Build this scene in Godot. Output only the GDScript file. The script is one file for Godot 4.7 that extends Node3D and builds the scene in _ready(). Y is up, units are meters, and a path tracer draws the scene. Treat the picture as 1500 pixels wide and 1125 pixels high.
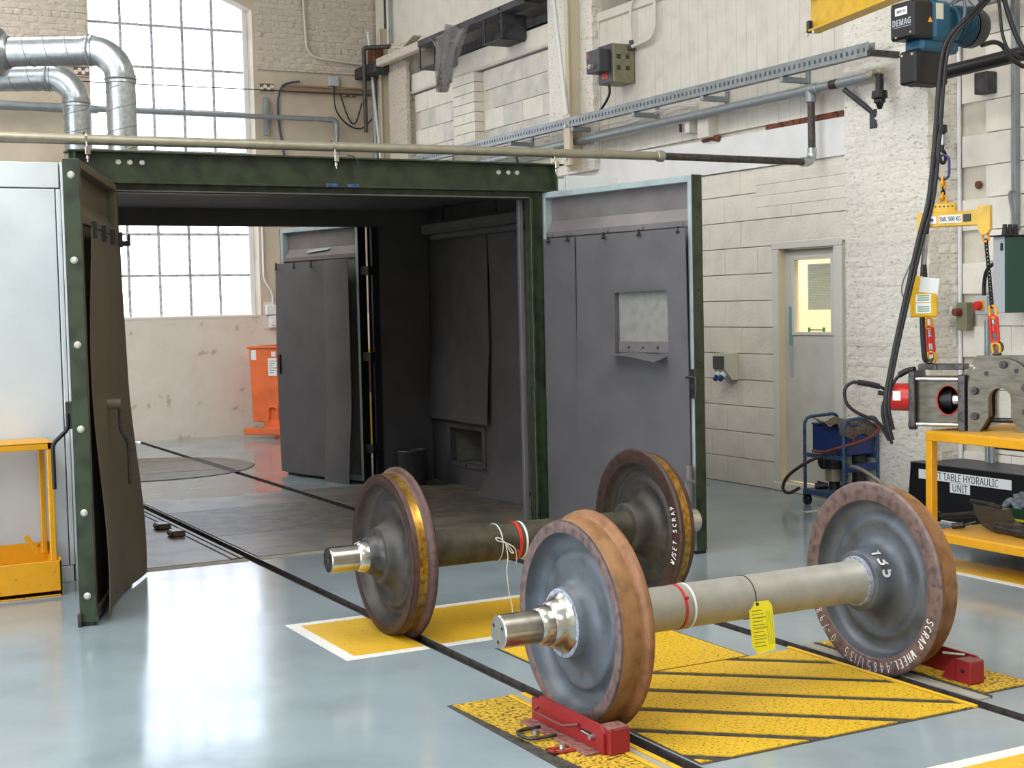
extends Node3D
# A wheelset workshop: glossy grey floor with sunken rails, a green steel blast booth, painted block walls, a chain hoist.
# World: x right along the axles, y up, z towards the camera along the rails; metres.

# ---------------------------------------------------------------- mesh buffer
class MB:
	var p := PackedVector3Array()
	var n := PackedVector3Array()
	var u := PackedVector2Array()
	var ix := PackedInt32Array()

	func vert(a: Vector3, na: Vector3, uv := Vector2.ZERO) -> int:
		p.append(a); n.append(na); u.append(uv)
		return p.size() - 1

	func face(i: int, j: int, k: int) -> void:
		var nn := n[i] + n[j] + n[k]
		if (p[j] - p[i]).cross(p[k] - p[i]).dot(nn) > 0.0:
			ix.append(i); ix.append(k); ix.append(j)
		else:
			ix.append(i); ix.append(j); ix.append(k)

	func quad(a: Vector3, b: Vector3, c: Vector3, d: Vector3, nn: Vector3) -> void:
		var i := vert(a, nn, Vector2(0, 1)); var j := vert(b, nn, Vector2(1, 1))
		var k := vert(c, nn, Vector2(1, 0)); var l := vert(d, nn, Vector2(0, 0))
		face(i, j, k); face(i, k, l)

	func tri(a: Vector3, b: Vector3, c: Vector3, nn: Vector3) -> void:
		face(vert(a, nn), vert(b, nn), vert(c, nn))

	# chamfered box: centre, size, bevel, basis
	func box(c: Vector3, s: Vector3, bev := 0.0, bs := Basis()) -> MB:
		var h := s * 0.5
		var b := minf(bev, minf(h.x, minf(h.y, h.z)) * 0.9)
		var ax := [Vector3.RIGHT, Vector3.UP, Vector3.BACK]
		for k in 3:
			for sg in [-1.0, 1.0]:
				var e1 := (k + 1) % 3; var e2 := (k + 2) % 3
				var o: Vector3 = ax[k] * sg * h[k]
				var v1: Vector3 = ax[e1] * (h[e1] - b); var v2: Vector3 = ax[e2] * (h[e2] - b)
				quad(c + bs * (o - v1 - v2), c + bs * (o + v1 - v2), c + bs * (o + v1 + v2), c + bs * (o - v1 + v2), bs * (ax[k] * sg))
		if b <= 0.0:
			return self
		for k in 3:
			var e1 := (k + 1) % 3; var e2 := (k + 2) % 3
			for s1 in [-1.0, 1.0]:
				for s2 in [-1.0, 1.0]:
					var l: Vector3 = ax[k] * (h[k] - b)
					var q1: Vector3 = ax[e1] * s1 * h[e1] + ax[e2] * s2 * (h[e2] - b)
					var q2: Vector3 = ax[e1] * s1 * (h[e1] - b) + ax[e2] * s2 * h[e2]
					var nn: Vector3 = (ax[e1] * s1 + ax[e2] * s2).normalized()
					quad(c + bs * (q1 - l), c + bs * (q1 + l), c + bs * (q2 + l), c + bs * (q2 - l), bs * nn)
		for sx in [-1.0, 1.0]:
			for sy in [-1.0, 1.0]:
				for sz in [-1.0, 1.0]:
					var g := Vector3(sx, sy, sz)
					var m := g * (h - Vector3(b, b, b))
					tri(c + bs * (m + Vector3(sx * b, 0, 0)), c + bs * (m + Vector3(0, sy * b, 0)), c + bs * (m + Vector3(0, 0, sz * b)), bs * g.normalized())
		return self

	# a thickly painted brick: lumpy front (+Z), soft irregular edges
	func lump(c: Vector3, s: Vector3, rg: RandomNumberGenerator, amp := 0.004, nx := 4, ny := 2) -> MB:
		var rows := []
		for j in ny + 1:
			var r := []
			for i in nx + 1:
				var edge := 0.0
				if i == 0 or i == nx: edge = 0.5 + rg.randf() * 0.8
				if j == 0 or j == ny: edge = maxf(edge, 0.4 + rg.randf() * 0.8)
				r.append(c + Vector3((float(i) / nx - 0.5) * s.x + rg.randf_range(-0.3, 0.3) * amp, (float(j) / ny - 0.5) * s.y + rg.randf_range(-0.3, 0.3) * amp, s.z * 0.5 + rg.randf_range(-1.0, 1.0) * amp - edge * amp * 1.5))
			rows.append(r)
		var st := p.size()
		for j in ny + 1:
			for i in nx + 1:
				var du: Vector3 = rows[j][mini(i + 1, nx)] - rows[j][maxi(i - 1, 0)]
				var dv: Vector3 = rows[mini(j + 1, ny)][i] - rows[maxi(j - 1, 0)][i]
				vert(rows[j][i], du.cross(dv).normalized())
		for j in ny:
			for i in nx:
				var q := st + j * (nx + 1) + i
				face(q, q + 1, q + nx + 2); face(q, q + nx + 2, q + nx + 1)
		var back := Vector3(0, 0, -s.z)
		for i in nx:
			quad(rows[0][i], rows[0][i + 1], rows[0][i + 1] + back, rows[0][i] + back, Vector3.DOWN)
			quad(rows[ny][i], rows[ny][i + 1], rows[ny][i + 1] + back, rows[ny][i] + back, Vector3.UP)
		for j in ny:
			quad(rows[j][0], rows[j + 1][0], rows[j + 1][0] + back, rows[j][0] + back, Vector3.LEFT)
			quad(rows[j][nx], rows[j + 1][nx], rows[j + 1][nx] + back, rows[j][nx] + back, Vector3.RIGHT)
		return self

	# box by two corners
	func span(a: Vector3, b: Vector3, bev := 0.0) -> MB:
		return box((a + b) * 0.5, (b - a).abs(), bev)

	# revolve profile points (along, radius) about the axis from o
	func lathe(o: Vector3, axis: Vector3, prof: PackedVector2Array, seg := 24, hard := 38.0) -> MB:
		var w := axis.normalized()
		var e1 := w.cross(Vector3.UP if absf(w.y) < 0.9 else Vector3.RIGHT).normalized()
		var e2 := w.cross(e1)
		var m := prof.size()
		var ns := []
		for i in m - 1:
			var d := prof[i + 1] - prof[i]
			ns.append(Vector2(-d.y, d.x).normalized() if d.length() > 1e-9 else Vector2(0, 1))
		for i in m - 1:
			if (prof[i + 1] - prof[i]).length() < 1e-9: continue
			var n0: Vector2 = ns[i]; var n1: Vector2 = ns[i]
			if i > 0 and absf((ns[i - 1] as Vector2).angle_to(ns[i])) < deg_to_rad(hard): n0 = ((ns[i - 1] as Vector2) + ns[i]).normalized()
			if i < m - 2 and absf((ns[i + 1] as Vector2).angle_to(ns[i])) < deg_to_rad(hard): n1 = ((ns[i + 1] as Vector2) + ns[i]).normalized()
			var st := p.size()
			for k in seg + 1:
				var t := TAU * k / seg
				var r := e1 * cos(t) + e2 * sin(t)
				p.append(o + w * prof[i].x + r * prof[i].y); n.append(w * n0.x + r * n0.y); u.append(Vector2(float(k) / seg, prof[i].x))
				p.append(o + w * prof[i + 1].x + r * prof[i + 1].y); n.append(w * n1.x + r * n1.y); u.append(Vector2(float(k) / seg, prof[i + 1].x))
			for k in seg:
				var q := st + k * 2
				if prof[i].y > 1e-6: face(q, q + 1, q + 2)
				if prof[i + 1].y > 1e-6: face(q + 1, q + 3, q + 2)
		return self

	func cyl(a: Vector3, b: Vector3, r0: float, r1 := -1.0, seg := 16, bev := 0.0) -> MB:
		if r1 < 0.0: r1 = r0
		var l := (b - a).length()
		var pr := PackedVector2Array([Vector2(0, 0), Vector2(0, r0 - bev)])
		if bev > 0.0: pr.append(Vector2(bev, r0)); pr.append(Vector2(l - bev, r1))
		else: pr.append(Vector2(l, r1))
		pr.append(Vector2(l, r1 - bev)); pr.append(Vector2(l, 0))
		return lathe(a, b - a, pr, seg)

	# round tube swept along points
	func tube(pts: PackedVector3Array, r: float, seg := 8, closed := false) -> MB:
		var m := pts.size()
		var st := p.size()
		var prev := Vector3.ZERO
		for i in m:
			var d: Vector3
			if closed: d = pts[(i + 1) % m] - pts[(i + m - 1) % m]
			else: d = pts[mini(i + 1, m - 1)] - pts[maxi(i - 1, 0)]
			d = d.normalized()
			if prev == Vector3.ZERO:
				prev = d.cross(Vector3.UP if absf(d.y) < 0.9 else Vector3.RIGHT).normalized()
			prev = (prev - d * prev.dot(d)).normalized()
			var e2 := d.cross(prev)
			for k in seg:
				var t := TAU * k / seg
				var q := prev * cos(t) + e2 * sin(t)
				p.append(pts[i] + q * r); n.append(q); u.append(Vector2(float(k) / seg, i))
		for i in (m if closed else m - 1):
			var i2 := (i + 1) % m
			for k in seg:
				var k2 := (k + 1) % seg
				face(st + i * seg + k, st + i2 * seg + k, st + i2 * seg + k2)
				face(st + i * seg + k, st + i2 * seg + k2, st + i * seg + k2)
		if not closed:
			for e in 2:
				var i := 0 if e == 0 else m - 1
				var d := (pts[0] - pts[1] if e == 0 else pts[m - 1] - pts[m - 2]).normalized()
				var cc := vert(pts[i], d)
				var ring := []
				for k in seg: ring.append(vert(p[st + i * seg + k], d))
				for k in seg: face(cc, ring[k], ring[(k + 1) % seg])
		return self

	# polygon in local XY, extruded along local Z from 0 to depth
	func prism(poly: PackedVector2Array, depth: float, xf := Transform3D(), hard := 30.0) -> MB:
		var idx := Geometry2D.triangulate_polygon(poly)
		for e in 2:
			var z := 0.0 if e == 0 else depth
			var nn := xf.basis * Vector3(0, 0, -1.0 if e == 0 else 1.0)
			var st := p.size()
			for q in poly: vert(xf * Vector3(q.x, q.y, z), nn, q)
			for t in idx.size() / 3: face(st + idx[t * 3], st + idx[t * 3 + 1], st + idx[t * 3 + 2])
		var m := poly.size()
		var sg := 1.0 if not Geometry2D.is_polygon_clockwise(poly) else -1.0
		var ns := []
		for i in m:
			var d := (poly[(i + 1) % m] - poly[i]).normalized()
			ns.append(Vector2(d.y, -d.x) * sg)
		for i in m:
			var n0: Vector2 = ns[i]; var n1: Vector2 = ns[i]
			var pn: Vector2 = ns[(i + m - 1) % m]; var nx: Vector2 = ns[(i + 1) % m]
			if absf(pn.angle_to(n0)) < deg_to_rad(hard): n0 = (pn + n0).normalized()
			if absf(nx.angle_to(n1)) < deg_to_rad(hard): n1 = (nx + n1).normalized()
			var a := poly[i]; var b := poly[(i + 1) % m]
			var i0 := vert(xf * Vector3(a.x, a.y, 0), xf.basis * Vector3(n0.x, n0.y, 0)); var i1 := vert(xf * Vector3(b.x, b.y, 0), xf.basis * Vector3(n1.x, n1.y, 0))
			var i2 := vert(xf * Vector3(b.x, b.y, depth), xf.basis * Vector3(n1.x, n1.y, 0)); var i3 := vert(xf * Vector3(a.x, a.y, depth), xf.basis * Vector3(n0.x, n0.y, 0))
			face(i0, i1, i2); face(i0, i2, i3)
		return self

	# a sheet with thickness through a grid of points (rows of equal length)
	func sheet(rows: Array, th: float, flip := false) -> MB:
		var h := rows.size(); var w: int = rows[0].size()
		var nr := []
		for i in h:
			var r := []
			for j in w:
				var du: Vector3 = rows[i][mini(j + 1, w - 1)] - rows[i][maxi(j - 1, 0)]
				var dv: Vector3 = rows[mini(i + 1, h - 1)][j] - rows[maxi(i - 1, 0)][j]
				r.append(du.cross(dv).normalized() * (-1.0 if flip else 1.0))
			nr.append(r)
		for e in 2:
			var st := p.size()
			for i in h:
				for j in w:
					var nn: Vector3 = nr[i][j]
					vert(rows[i][j] - nn * (th * e), nn * (1.0 - 2.0 * e), Vector2(float(j) / (w - 1), float(i) / (h - 1)))
			for i in h - 1:
				for j in w - 1:
					var q := st + i * w + j
					face(q, q + 1, q + w + 1); face(q, q + w + 1, q + w)
		for j in w - 1:
			for i in [0, h - 1]:
				var a: Vector3 = rows[i][j]; var b: Vector3 = rows[i][j + 1]
				var o: Vector3 = (rows[0][j] - rows[1][j] if i == 0 else rows[h - 1][j] - rows[h - 2][j])
				quad(a, b, b - nr[i][j + 1] * th, a - nr[i][j] * th, o.normalized())
		for i in h - 1:
			for j in [0, w - 1]:
				var a: Vector3 = rows[i][j]; var b: Vector3 = rows[i + 1][j]
				var o: Vector3 = (rows[i][0] - rows[i][1] if j == 0 else rows[i][w - 1] - rows[i][w - 2])
				quad(a, b, b - nr[i + 1][j] * th, a - nr[i][j] * th, o.normalized())
		return self

	func mesh() -> ArrayMesh:
		var m := ArrayMesh.new()
		var a := []
		a.resize(Mesh.ARRAY_MAX)
		a[Mesh.ARRAY_VERTEX] = p; a[Mesh.ARRAY_NORMAL] = n; a[Mesh.ARRAY_TEX_UV] = u; a[Mesh.ARRAY_INDEX] = ix
		m.add_surface_from_arrays(Mesh.PRIMITIVE_TRIANGLES, a)
		return m


# ---------------------------------------------------------------- naming and tagging
var used := {}
var M := {}
var rng := RandomNumberGenerator.new()

func numbered(par: Node, called: String) -> String:
	var key := str(par.get_instance_id()) + called
	var c: int = used.get(key, 0)
	used[key] = c + 1
	return called if c == 0 else "%s_%03d" % [called, c]

func V(x: float, y: float, z: float) -> Vector3: return Vector3(x, y, z)

func put(o: Node3D, called: String, par: Node) -> Node3D:
	o.name = numbered(par, called)
	par.add_child(o, true)
	return o

func part(called: String, b, m: Material, par: Node, at := Vector3.ZERO) -> MeshInstance3D:
	var o := MeshInstance3D.new()
	o.mesh = b.mesh() if b is MB else b
	o.material_override = m
	o.position = at
	put(o, called, par)
	return o

func tag(o: Node, label: String, category: String, group := "") -> Node:
	o.set_meta("label", label); o.set_meta("category", category)
	if group: o.set_meta("group", group)
	return o

func thing(called: String, label: String, category: String, at := Vector3.ZERO, group := "", bs := Basis()) -> Node3D:
	var o := Node3D.new()
	o.transform = Transform3D(bs, at)
	put(o, called, self)
	tag(o, label, category, group)
	return o

func one(called: String, b, m: Material, label: String, category: String, group := "", at := Vector3.ZERO) -> MeshInstance3D:
	var o := part(called, b, m, self, at)
	tag(o, label, category, group)
	return o

func struct(called: String, b = null, m: Material = null) -> Node3D:
	var o: Node3D
	if b == null: o = Node3D.new(); put(o, called, self)
	else: o = part(called, b, m, self)
	o.set_meta("kind", "structure")
	return o

func curve(pts: Array, steps := 8) -> PackedVector3Array:
	var out := PackedVector3Array()
	for i in pts.size() - 1:
		var a: Vector3 = pts[maxi(i - 1, 0)]; var b: Vector3 = pts[i]; var c: Vector3 = pts[i + 1]; var d: Vector3 = pts[mini(i + 2, pts.size() - 1)]
		for k in steps: out.append(b.cubic_interpolate(c, a, d, float(k) / steps))
	out.append(pts[pts.size() - 1])
	return out

# straight runs joined by round elbows of radius R
func pipe_path(pts: Array, R: float, steps := 8) -> PackedVector3Array:
	var out := PackedVector3Array([pts[0]])
	for i in range(1, pts.size() - 1):
		var a: Vector3 = (pts[i - 1] - pts[i]).normalized(); var b: Vector3 = (pts[i + 1] - pts[i]).normalized()
		for k in steps + 1:
			var t := float(k) / steps
			var q0: Vector3 = pts[i] + a * R; var q1: Vector3 = pts[i]; var q2: Vector3 = pts[i] + b * R
			out.append(q0.lerp(q1, t).lerp(q1.lerp(q2, t), t) if true else q1)
	out.append(pts[pts.size() - 1])
	return out

func letters(par: Node, called: String, s: String, h: float, xf: Transform3D, m: Material, wide := 1.0, bold := true, depth := 0.0012) -> MeshInstance3D:
	var t := TextMesh.new()
	var f := SystemFont.new()
	f.font_names = PackedStringArray(["Droid Sans"])
	if bold: f.font_weight = 700
	t.font = f; t.text = s; t.font_size = 48; t.pixel_size = h / 34.5; t.depth = depth; t.curve_step = 2.0
	var o := part(called, t, m, par)
	o.transform = Transform3D(xf.basis * Basis.from_scale(V(wide, 1, 1)), xf.origin)
	return o

# basis whose x, y, z columns are given (x = reading direction, z = out of the face)
func face_to(out: Vector3, up := Vector3.UP) -> Basis:
	var z := out.normalized(); var x := up.cross(z).normalized()
	return Basis(x, z.cross(x), z)

# ---------------------------------------------------------------- materials
var tex := {}

func noise_tex(key: String, freq: float, stops: Array, oct := 4, type := FastNoiseLite.TYPE_SIMPLEX_SMOOTH, sz := 512, sd := 1, warp := 0.0) -> NoiseTexture2D:
	if tex.has(key): return tex[key]
	var f := FastNoiseLite.new()
	f.noise_type = type; f.frequency = freq; f.seed = sd; f.fractal_octaves = oct
	if warp > 0.0:
		f.domain_warp_enabled = true; f.domain_warp_amplitude = warp; f.domain_warp_frequency = freq
	var t := NoiseTexture2D.new()
	t.width = sz; t.height = sz; t.seamless = true; t.noise = f; t.seamless_blend_skirt = 0.2
	if stops.size() > 0:
		var g := Gradient.new()
		var of := PackedFloat32Array(); var co := PackedColorArray()
		for s in stops: of.append(s[0]); co.append(s[1])
		g.offsets = of; g.colors = co
		t.color_ramp = g
	tex[key] = t
	return t

func G(v: float) -> Color: return Color(v, v, v)

# base material: colour, roughness, metallic; opts: var, vs (texture repeats per metre), bump, bs, world, spec, coat
func mk(key: String, col: Color, rough: float, metal := 0.0, o := {}) -> StandardMaterial3D:
	var m := StandardMaterial3D.new()
	m.resource_name = key
	m.albedo_color = col; m.roughness = rough; m.metallic = metal
	m.metallic_specular = o.get("spec", 0.5)
	m.uv1_triplanar = true
	m.uv1_world_triplanar = o.get("world", false)
	var s: float = o.get("vs", 1.0)
	m.uv1_scale = Vector3(s, s, s) * o.get("stretch", Vector3.ONE)
	if o.has("tex"): m.albedo_texture = o.tex
	if o.has("bump"):
		m.heightmap_enabled = true; m.heightmap_scale = o.bump; m.heightmap_texture = o.btex
	if o.has("rtex"): m.roughness_texture = o.rtex; m.roughness = o.get("rmul", 1.0)
	if o.has("coat"): m.clearcoat_enabled = true; m.clearcoat = o.coat; m.clearcoat_roughness = o.get("coat_rough", 0.1)
	M[key] = m
	return m

func srgb(r: int, g: int, b: int) -> Color: return Color8(r, g, b)

func chequer_image() -> ImageTexture:
	# raised oval studs in alternating directions, one repeat = 8 x 8 studs
	var sz := 1024
	var im := Image.create(sz, sz, false, Image.FORMAT_L8)
	im.fill(G(0.15))
	for gy in 32:
		for gx in 32:
			var cx := gx * 32 + 16; var cy := gy * 32 + 16
			var dir := Vector2(0.707, 0.707) if (gx + gy) % 2 == 0 else Vector2(0.707, -0.707)
			for y in range(-12, 13):
				for x in range(-12, 13):
					var q := Vector2(x, y)
					var e := pow(absf(q.dot(dir)) / 14.0, 2.0) + pow(absf(q.dot(Vector2(-dir.y, dir.x))) / 5.0, 2.0)
					if e < 1.0: im.set_pixel(cx + x, cy + y, G(minf(1.0, 0.15 + (1.0 - e) * 1.6)))
	return ImageTexture.create_from_image(im)

func materials() -> void:
	var fine := noise_tex("fine", 0.06, [], 4, FastNoiseLite.TYPE_SIMPLEX_SMOOTH, 512, 3)
	var lumps := noise_tex("lumps", 0.025, [], 5, FastNoiseLite.TYPE_SIMPLEX_SMOOTH, 512, 4)
	var daub := noise_tex("daub", 0.02, [], 2, FastNoiseLite.TYPE_SIMPLEX_SMOOTH, 512, 5)
	var soft := noise_tex("soft", 0.008, [[0.0, G(0.86)], [0.5, G(0.95)], [1.0, G(1.0)]], 5, FastNoiseLite.TYPE_SIMPLEX_SMOOTH, 512, 6)
	var blot := noise_tex("blot", 0.012, [[0.0, G(0.55)], [0.35, G(0.8)], [0.6, G(1.0)], [1.0, G(1.0)]], 5, FastNoiseLite.TYPE_SIMPLEX_SMOOTH, 512, 7)
	var fleck := noise_tex("fleck", 0.045, [[0.0, Color(0.2, 0.17, 0.12)], [0.2, Color(0.5, 0.44, 0.34)], [0.27, G(0.93)], [0.6, G(1.0)], [1.0, G(0.96)]], 5, FastNoiseLite.TYPE_SIMPLEX_SMOOTH, 1024, 8)
	var wear := noise_tex("wear", 0.035, [[0.0, Color(0.26, 0.23, 0.19)], [0.22, Color(0.45, 0.41, 0.34)], [0.36, Color(0.78, 0.76, 0.72)], [0.5, Color(0.95, 0.95, 0.95)], [1.0, Color(1, 1, 1)]], 6, FastNoiseLite.TYPE_SIMPLEX_SMOOTH, 1024, 9)
	var chips := noise_tex("chips", 0.025, [[0.0, Color(0.45, 0.4, 0.36)], [0.13, Color(0.7, 0.65, 0.6)], [0.18, G(0.96)], [1.0, G(1.0)]], 6, FastNoiseLite.TYPE_SIMPLEX_SMOOTH, 1024, 10, 6.0)
	var cracked := noise_tex("cracked", 0.014, [[0.0, Color(0.36, 0.34, 0.31)], [0.13, Color(0.62, 0.58, 0.53)], [0.22, G(0.93)], [0.6, G(1.0)], [1.0, G(0.95)]], 6, FastNoiseLite.TYPE_SIMPLEX_SMOOTH, 1024, 11, 25.0)
	var rust := noise_tex("rust", 0.012, [[0.0, Color(0.32, 0.23, 0.16)], [0.3, Color(0.48, 0.33, 0.19)], [0.55, Color(0.57, 0.40, 0.24)], [0.8, Color(0.60, 0.45, 0.30)], [1.0, Color(0.48, 0.37, 0.29)]], 6, FastNoiseLite.TYPE_SIMPLEX_SMOOTH, 512, 12, 20.0)
	var rim := noise_tex("rimrust", 0.02, [[0.0, Color(0.24, 0.19, 0.18)], [0.4, Color(0.41, 0.34, 0.34)], [0.7, Color(0.49, 0.40, 0.37)], [1.0, Color(0.42, 0.29, 0.21)]], 6, FastNoiseLite.TYPE_SIMPLEX_SMOOTH, 512, 13, 20.0)
	var steelb := noise_tex("webblue", 0.01, [[0.0, Color(0.25, 0.26, 0.28)], [0.35, Color(0.32, 0.34, 0.365)], [0.6, Color(0.37, 0.395, 0.425)], [1.0, Color(0.37, 0.38, 0.42)]], 5, FastNoiseLite.TYPE_SIMPLEX_SMOOTH, 512, 14, 25.0)
	var webold := noise_tex("webold", 0.014, [[0.0, Color(0.16, 0.145, 0.13)], [0.4, Color(0.23, 0.215, 0.20)], [0.75, Color(0.29, 0.27, 0.25)], [1.0, Color(0.36, 0.31, 0.26)]], 6, FastNoiseLite.TYPE_SIMPLEX_SMOOTH, 512, 15, 15.0)
	var gold := noise_tex("goldrust", 0.02, [[0.0, Color(0.36, 0.22, 0.10)], [0.4, Color(0.60, 0.44, 0.16)], [0.75, Color(0.72, 0.58, 0.26)], [1.0, Color(0.62, 0.40, 0.16)]], 6, FastNoiseLite.TYPE_SIMPLEX_SMOOTH, 512, 16, 10.0)
	var galv := noise_tex("galv", 0.03, [[0.0, G(0.78)], [0.5, G(0.9)], [1.0, G(1.0)]], 3, FastNoiseLite.TYPE_CELLULAR, 512, 17)
	var galvr := noise_tex("galvr", 0.012, [[0.0, G(0.24)], [1.0, G(0.42)]], 3, FastNoiseLite.TYPE_SIMPLEX_SMOOTH, 256, 18)
	var floorr := noise_tex("floorr", 0.01, [[0.0, G(0.09)], [0.5, G(0.15)], [1.0, G(0.22)]], 5, FastNoiseLite.TYPE_SIMPLEX_SMOOTH, 512, 19, 20.0)
	var floorc := noise_tex("floorc", 0.006, [[0.0, Color(0.90, 0.90, 0.90)], [0.45, Color(0.97, 0.975, 0.97)], [0.8, Color(1, 1, 1)], [1.0, Color(0.98, 0.96, 0.93)]], 6, FastNoiseLite.TYPE_SIMPLEX_SMOOTH, 1024, 20, 25.0)
	var dust := noise_tex("dust", 0.01, [[0.0, Color(0.34, 0.32, 0.28)], [0.4, Color(0.44, 0.42, 0.38)], [0.7, Color(0.52, 0.48, 0.41)], [1.0, Color(0.47, 0.47, 0.47)]], 6, FastNoiseLite.TYPE_SIMPLEX_SMOOTH, 512, 21, 20.0)
	var oil := noise_tex("oilsteel", 0.012, [[0.0, Color(0.31, 0.29, 0.25)], [0.4, Color(0.36, 0.34, 0.295)], [0.7, Color(0.40, 0.38, 0.335)], [1.0, Color(0.37, 0.345, 0.29)]], 4, FastNoiseLite.TYPE_SIMPLEX_SMOOTH, 512, 22)
	var peel := noise_tex("peel", 0.006, [[0.0, Color(0.76, 0.72, 0.69)], [0.14, Color(0.88, 0.85, 0.82)], [0.2, Color(0.97, 0.96, 0.95)], [1.0, Color(1, 1, 1)]], 6, FastNoiseLite.TYPE_SIMPLEX_SMOOTH, 1024, 23, 30.0)
	var clean := noise_tex("clean", 0.008, [[0.0, G(0.93)], [0.5, G(0.98)], [1.0, G(1.0)]], 5, FastNoiseLite.TYPE_SIMPLEX_SMOOTH, 512, 26)
	var stud := chequer_image()
	# setting
	mk("floor", srgb(146, 159, 166), 1.0, 0.0, {"tex": floorc, "vs": 0.23, "world": true, "rtex": floorr, "bump": 0.04, "btex": lumps, "spec": 0.6})
	mk("concrete", srgb(165, 160, 148), 0.8, 0.0, {"tex": soft, "bump": 0.3, "btex": fine, "world": true})
	mk("groove", srgb(66, 58, 56), 0.85, 0.0, {"tex": blot, "vs": 2.0, "world": true})
	mk("yellowplate", srgb(224, 180, 36), 0.5, 0.0, {"tex": fleck, "vs": 1.2, "world": true, "bump": 0.6, "btex": stud})
	mk("yellowworn", srgb(214, 174, 48), 0.55, 0.0, {"tex": wear, "vs": 1.1, "world": true, "bump": 0.5, "btex": stud})
	mk("yellowpaint", srgb(220, 174, 42), 0.4, 0.0, {"tex": chips, "vs": 0.8, "world": true})
	mk("whitepaint", srgb(226, 224, 216), 0.45, 0.0, {"tex": chips, "vs": 1.3, "world": true})
	mk("stripe", srgb(66, 62, 56), 0.7, 0.0, {"tex": blot, "vs": 3.0, "world": true, "bump": 0.3, "btex": fine})
	mk("boothplate", Color.WHITE, 0.42, 0.0, {"tex": dust, "vs": 0.5, "world": true, "bump": 0.05, "btex": fine})
	mk("boothchequer", Color.WHITE, 0.45, 0.0, {"tex": dust, "vs": 0.9, "world": true, "bump": 0.4, "btex": stud})
	mk("turntable", srgb(215, 205, 180), 0.5, 0.0, {"tex": dust, "vs": 0.9, "world": true, "bump": 0.4, "btex": stud})
	mk("block", srgb(230, 223, 210), 0.62, 0.0, {"tex": clean, "vs": 0.8, "world": true, "bump": 0.25, "btex": fine})
	mk("blockgrey", srgb(216, 211, 202), 0.7, 0.0, {"tex": soft, "vs": 0.8, "world": true, "bump": 0.3, "btex": fine})
	mk("mortar", srgb(216, 208, 192), 0.8, 0.0, {"tex": soft, "world": true})
	mk("brick", srgb(231, 225, 214), 0.6, 0.0, {"tex": cracked, "vs": 1.5, "stretch": Vector3(0.7, 1.7, 0.7), "world": true, "bump": 0.35, "btex": daub})
	mk("brickold", srgb(204, 192, 177), 0.75, 0.0, {"tex": cracked, "vs": 1.3, "stretch": Vector3(0.7, 1.6, 0.7), "world": true, "bump": 0.5, "btex": daub})
	mk("redbrick", srgb(128, 72, 52), 0.85, 0.0, {"tex": blot, "vs": 3.0, "world": true, "bump": 0.5, "btex": fine})
	mk("render", srgb(204, 189, 168), 0.7, 0.0, {"tex": soft, "vs": 0.35, "world": true, "bump": 0.2, "btex": fine})
	mk("renderpale", srgb(226, 216, 206), 0.6, 0.0, {"tex": peel, "vs": 0.45, "world": true, "bump": 0.5, "btex": lumps})
	mk("plank", srgb(217, 210, 198), 0.55, 0.0, {"tex": clean, "vs": 1.0, "world": true, "bump": 0.1, "btex": fine})
	mk("whiteboard", srgb(234, 232, 231), 0.5, 0.0, {"tex": clean, "vs": 0.4, "world": true})
	mk("trimgrey", srgb(212, 209, 201), 0.5)
	mk("doorpaint", srgb(208, 205, 196), 0.45, 0.0, {"tex": clean, "vs": 0.7})
	mk("creampaint", srgb(226, 214, 178), 0.5)
	mk("ceiling", srgb(215, 215, 212), 0.9)
	mk("outside", srgb(225, 225, 225), 0.9)
	mk("bar", srgb(196, 194, 202), 0.5, 0.0, {"tex": blot, "vs": 2.0})
	# booth
	mk("green", srgb(46, 58, 36), 0.42, 0.0, {"tex": blot, "vs": 1.0})
	mk("rubber", srgb(98, 95, 98), 0.62, 0.0, {"tex": soft, "vs": 0.6, "bump": 0.12, "btex": lumps, "world": true})
	mk("rubberbrown", srgb(100, 88, 70), 0.65, 0.0, {"tex": soft, "vs": 0.6, "world": true})
	mk("tan", srgb(204, 190, 162), 0.5)
	mk("doorframe", srgb(150, 152, 155), 0.5, 0.0, {"tex": blot, "vs": 1.2})
	mk("doorframeblue", srgb(164, 178, 180), 0.5, 0.0, {"tex": soft, "vs": 1.2})
	mk("doorpan", srgb(122, 116, 116), 0.5, 0.1, {"tex": soft, "vs": 1.0})
	mk("port", srgb(150, 148, 142), 0.5, 0.1, {"tex": soft, "vs": 2.5})
	mk("cladding", srgb(222, 228, 229), 0.35, 0.0, {"tex": soft, "vs": 0.3})
	mk("bolt", srgb(200, 198, 186), 0.35, 0.5)
	# metals
	mk("galvanised", srgb(196, 200, 202), 1.0, 0.85, {"tex": galv, "vs": 3.0, "rtex": galvr})
	mk("duct", srgb(205, 211, 214), 1.0, 0.9, {"tex": galv, "vs": 2.0, "rtex": galvr})
	mk("oldpipe", srgb(172, 167, 148), 0.42, 0.6, {"tex": soft, "vs": 2.0})
	mk("darkpipe", srgb(76, 70, 62), 0.5, 0.2, {"tex": blot, "vs": 2.0})
	mk("greypipe", srgb(150, 157, 160), 0.4, 0.4, {"tex": soft, "vs": 1.5})
	mk("bright", srgb(205, 202, 192), 0.24, 1.0, {"tex": soft, "vs": 4.0})
	mk("axlegrey", srgb(172, 170, 162), 0.42, 0.25, {"tex": soft, "vs": 2.0, "bump": 0.03, "btex": fine})
	mk("axlegreen", srgb(72, 69, 54), 0.55, 0.1, {"tex": blot, "vs": 1.5})
	mk("treadrust", Color.WHITE, 0.55, 0.1, {"tex": rust, "vs": 1.6})
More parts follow.
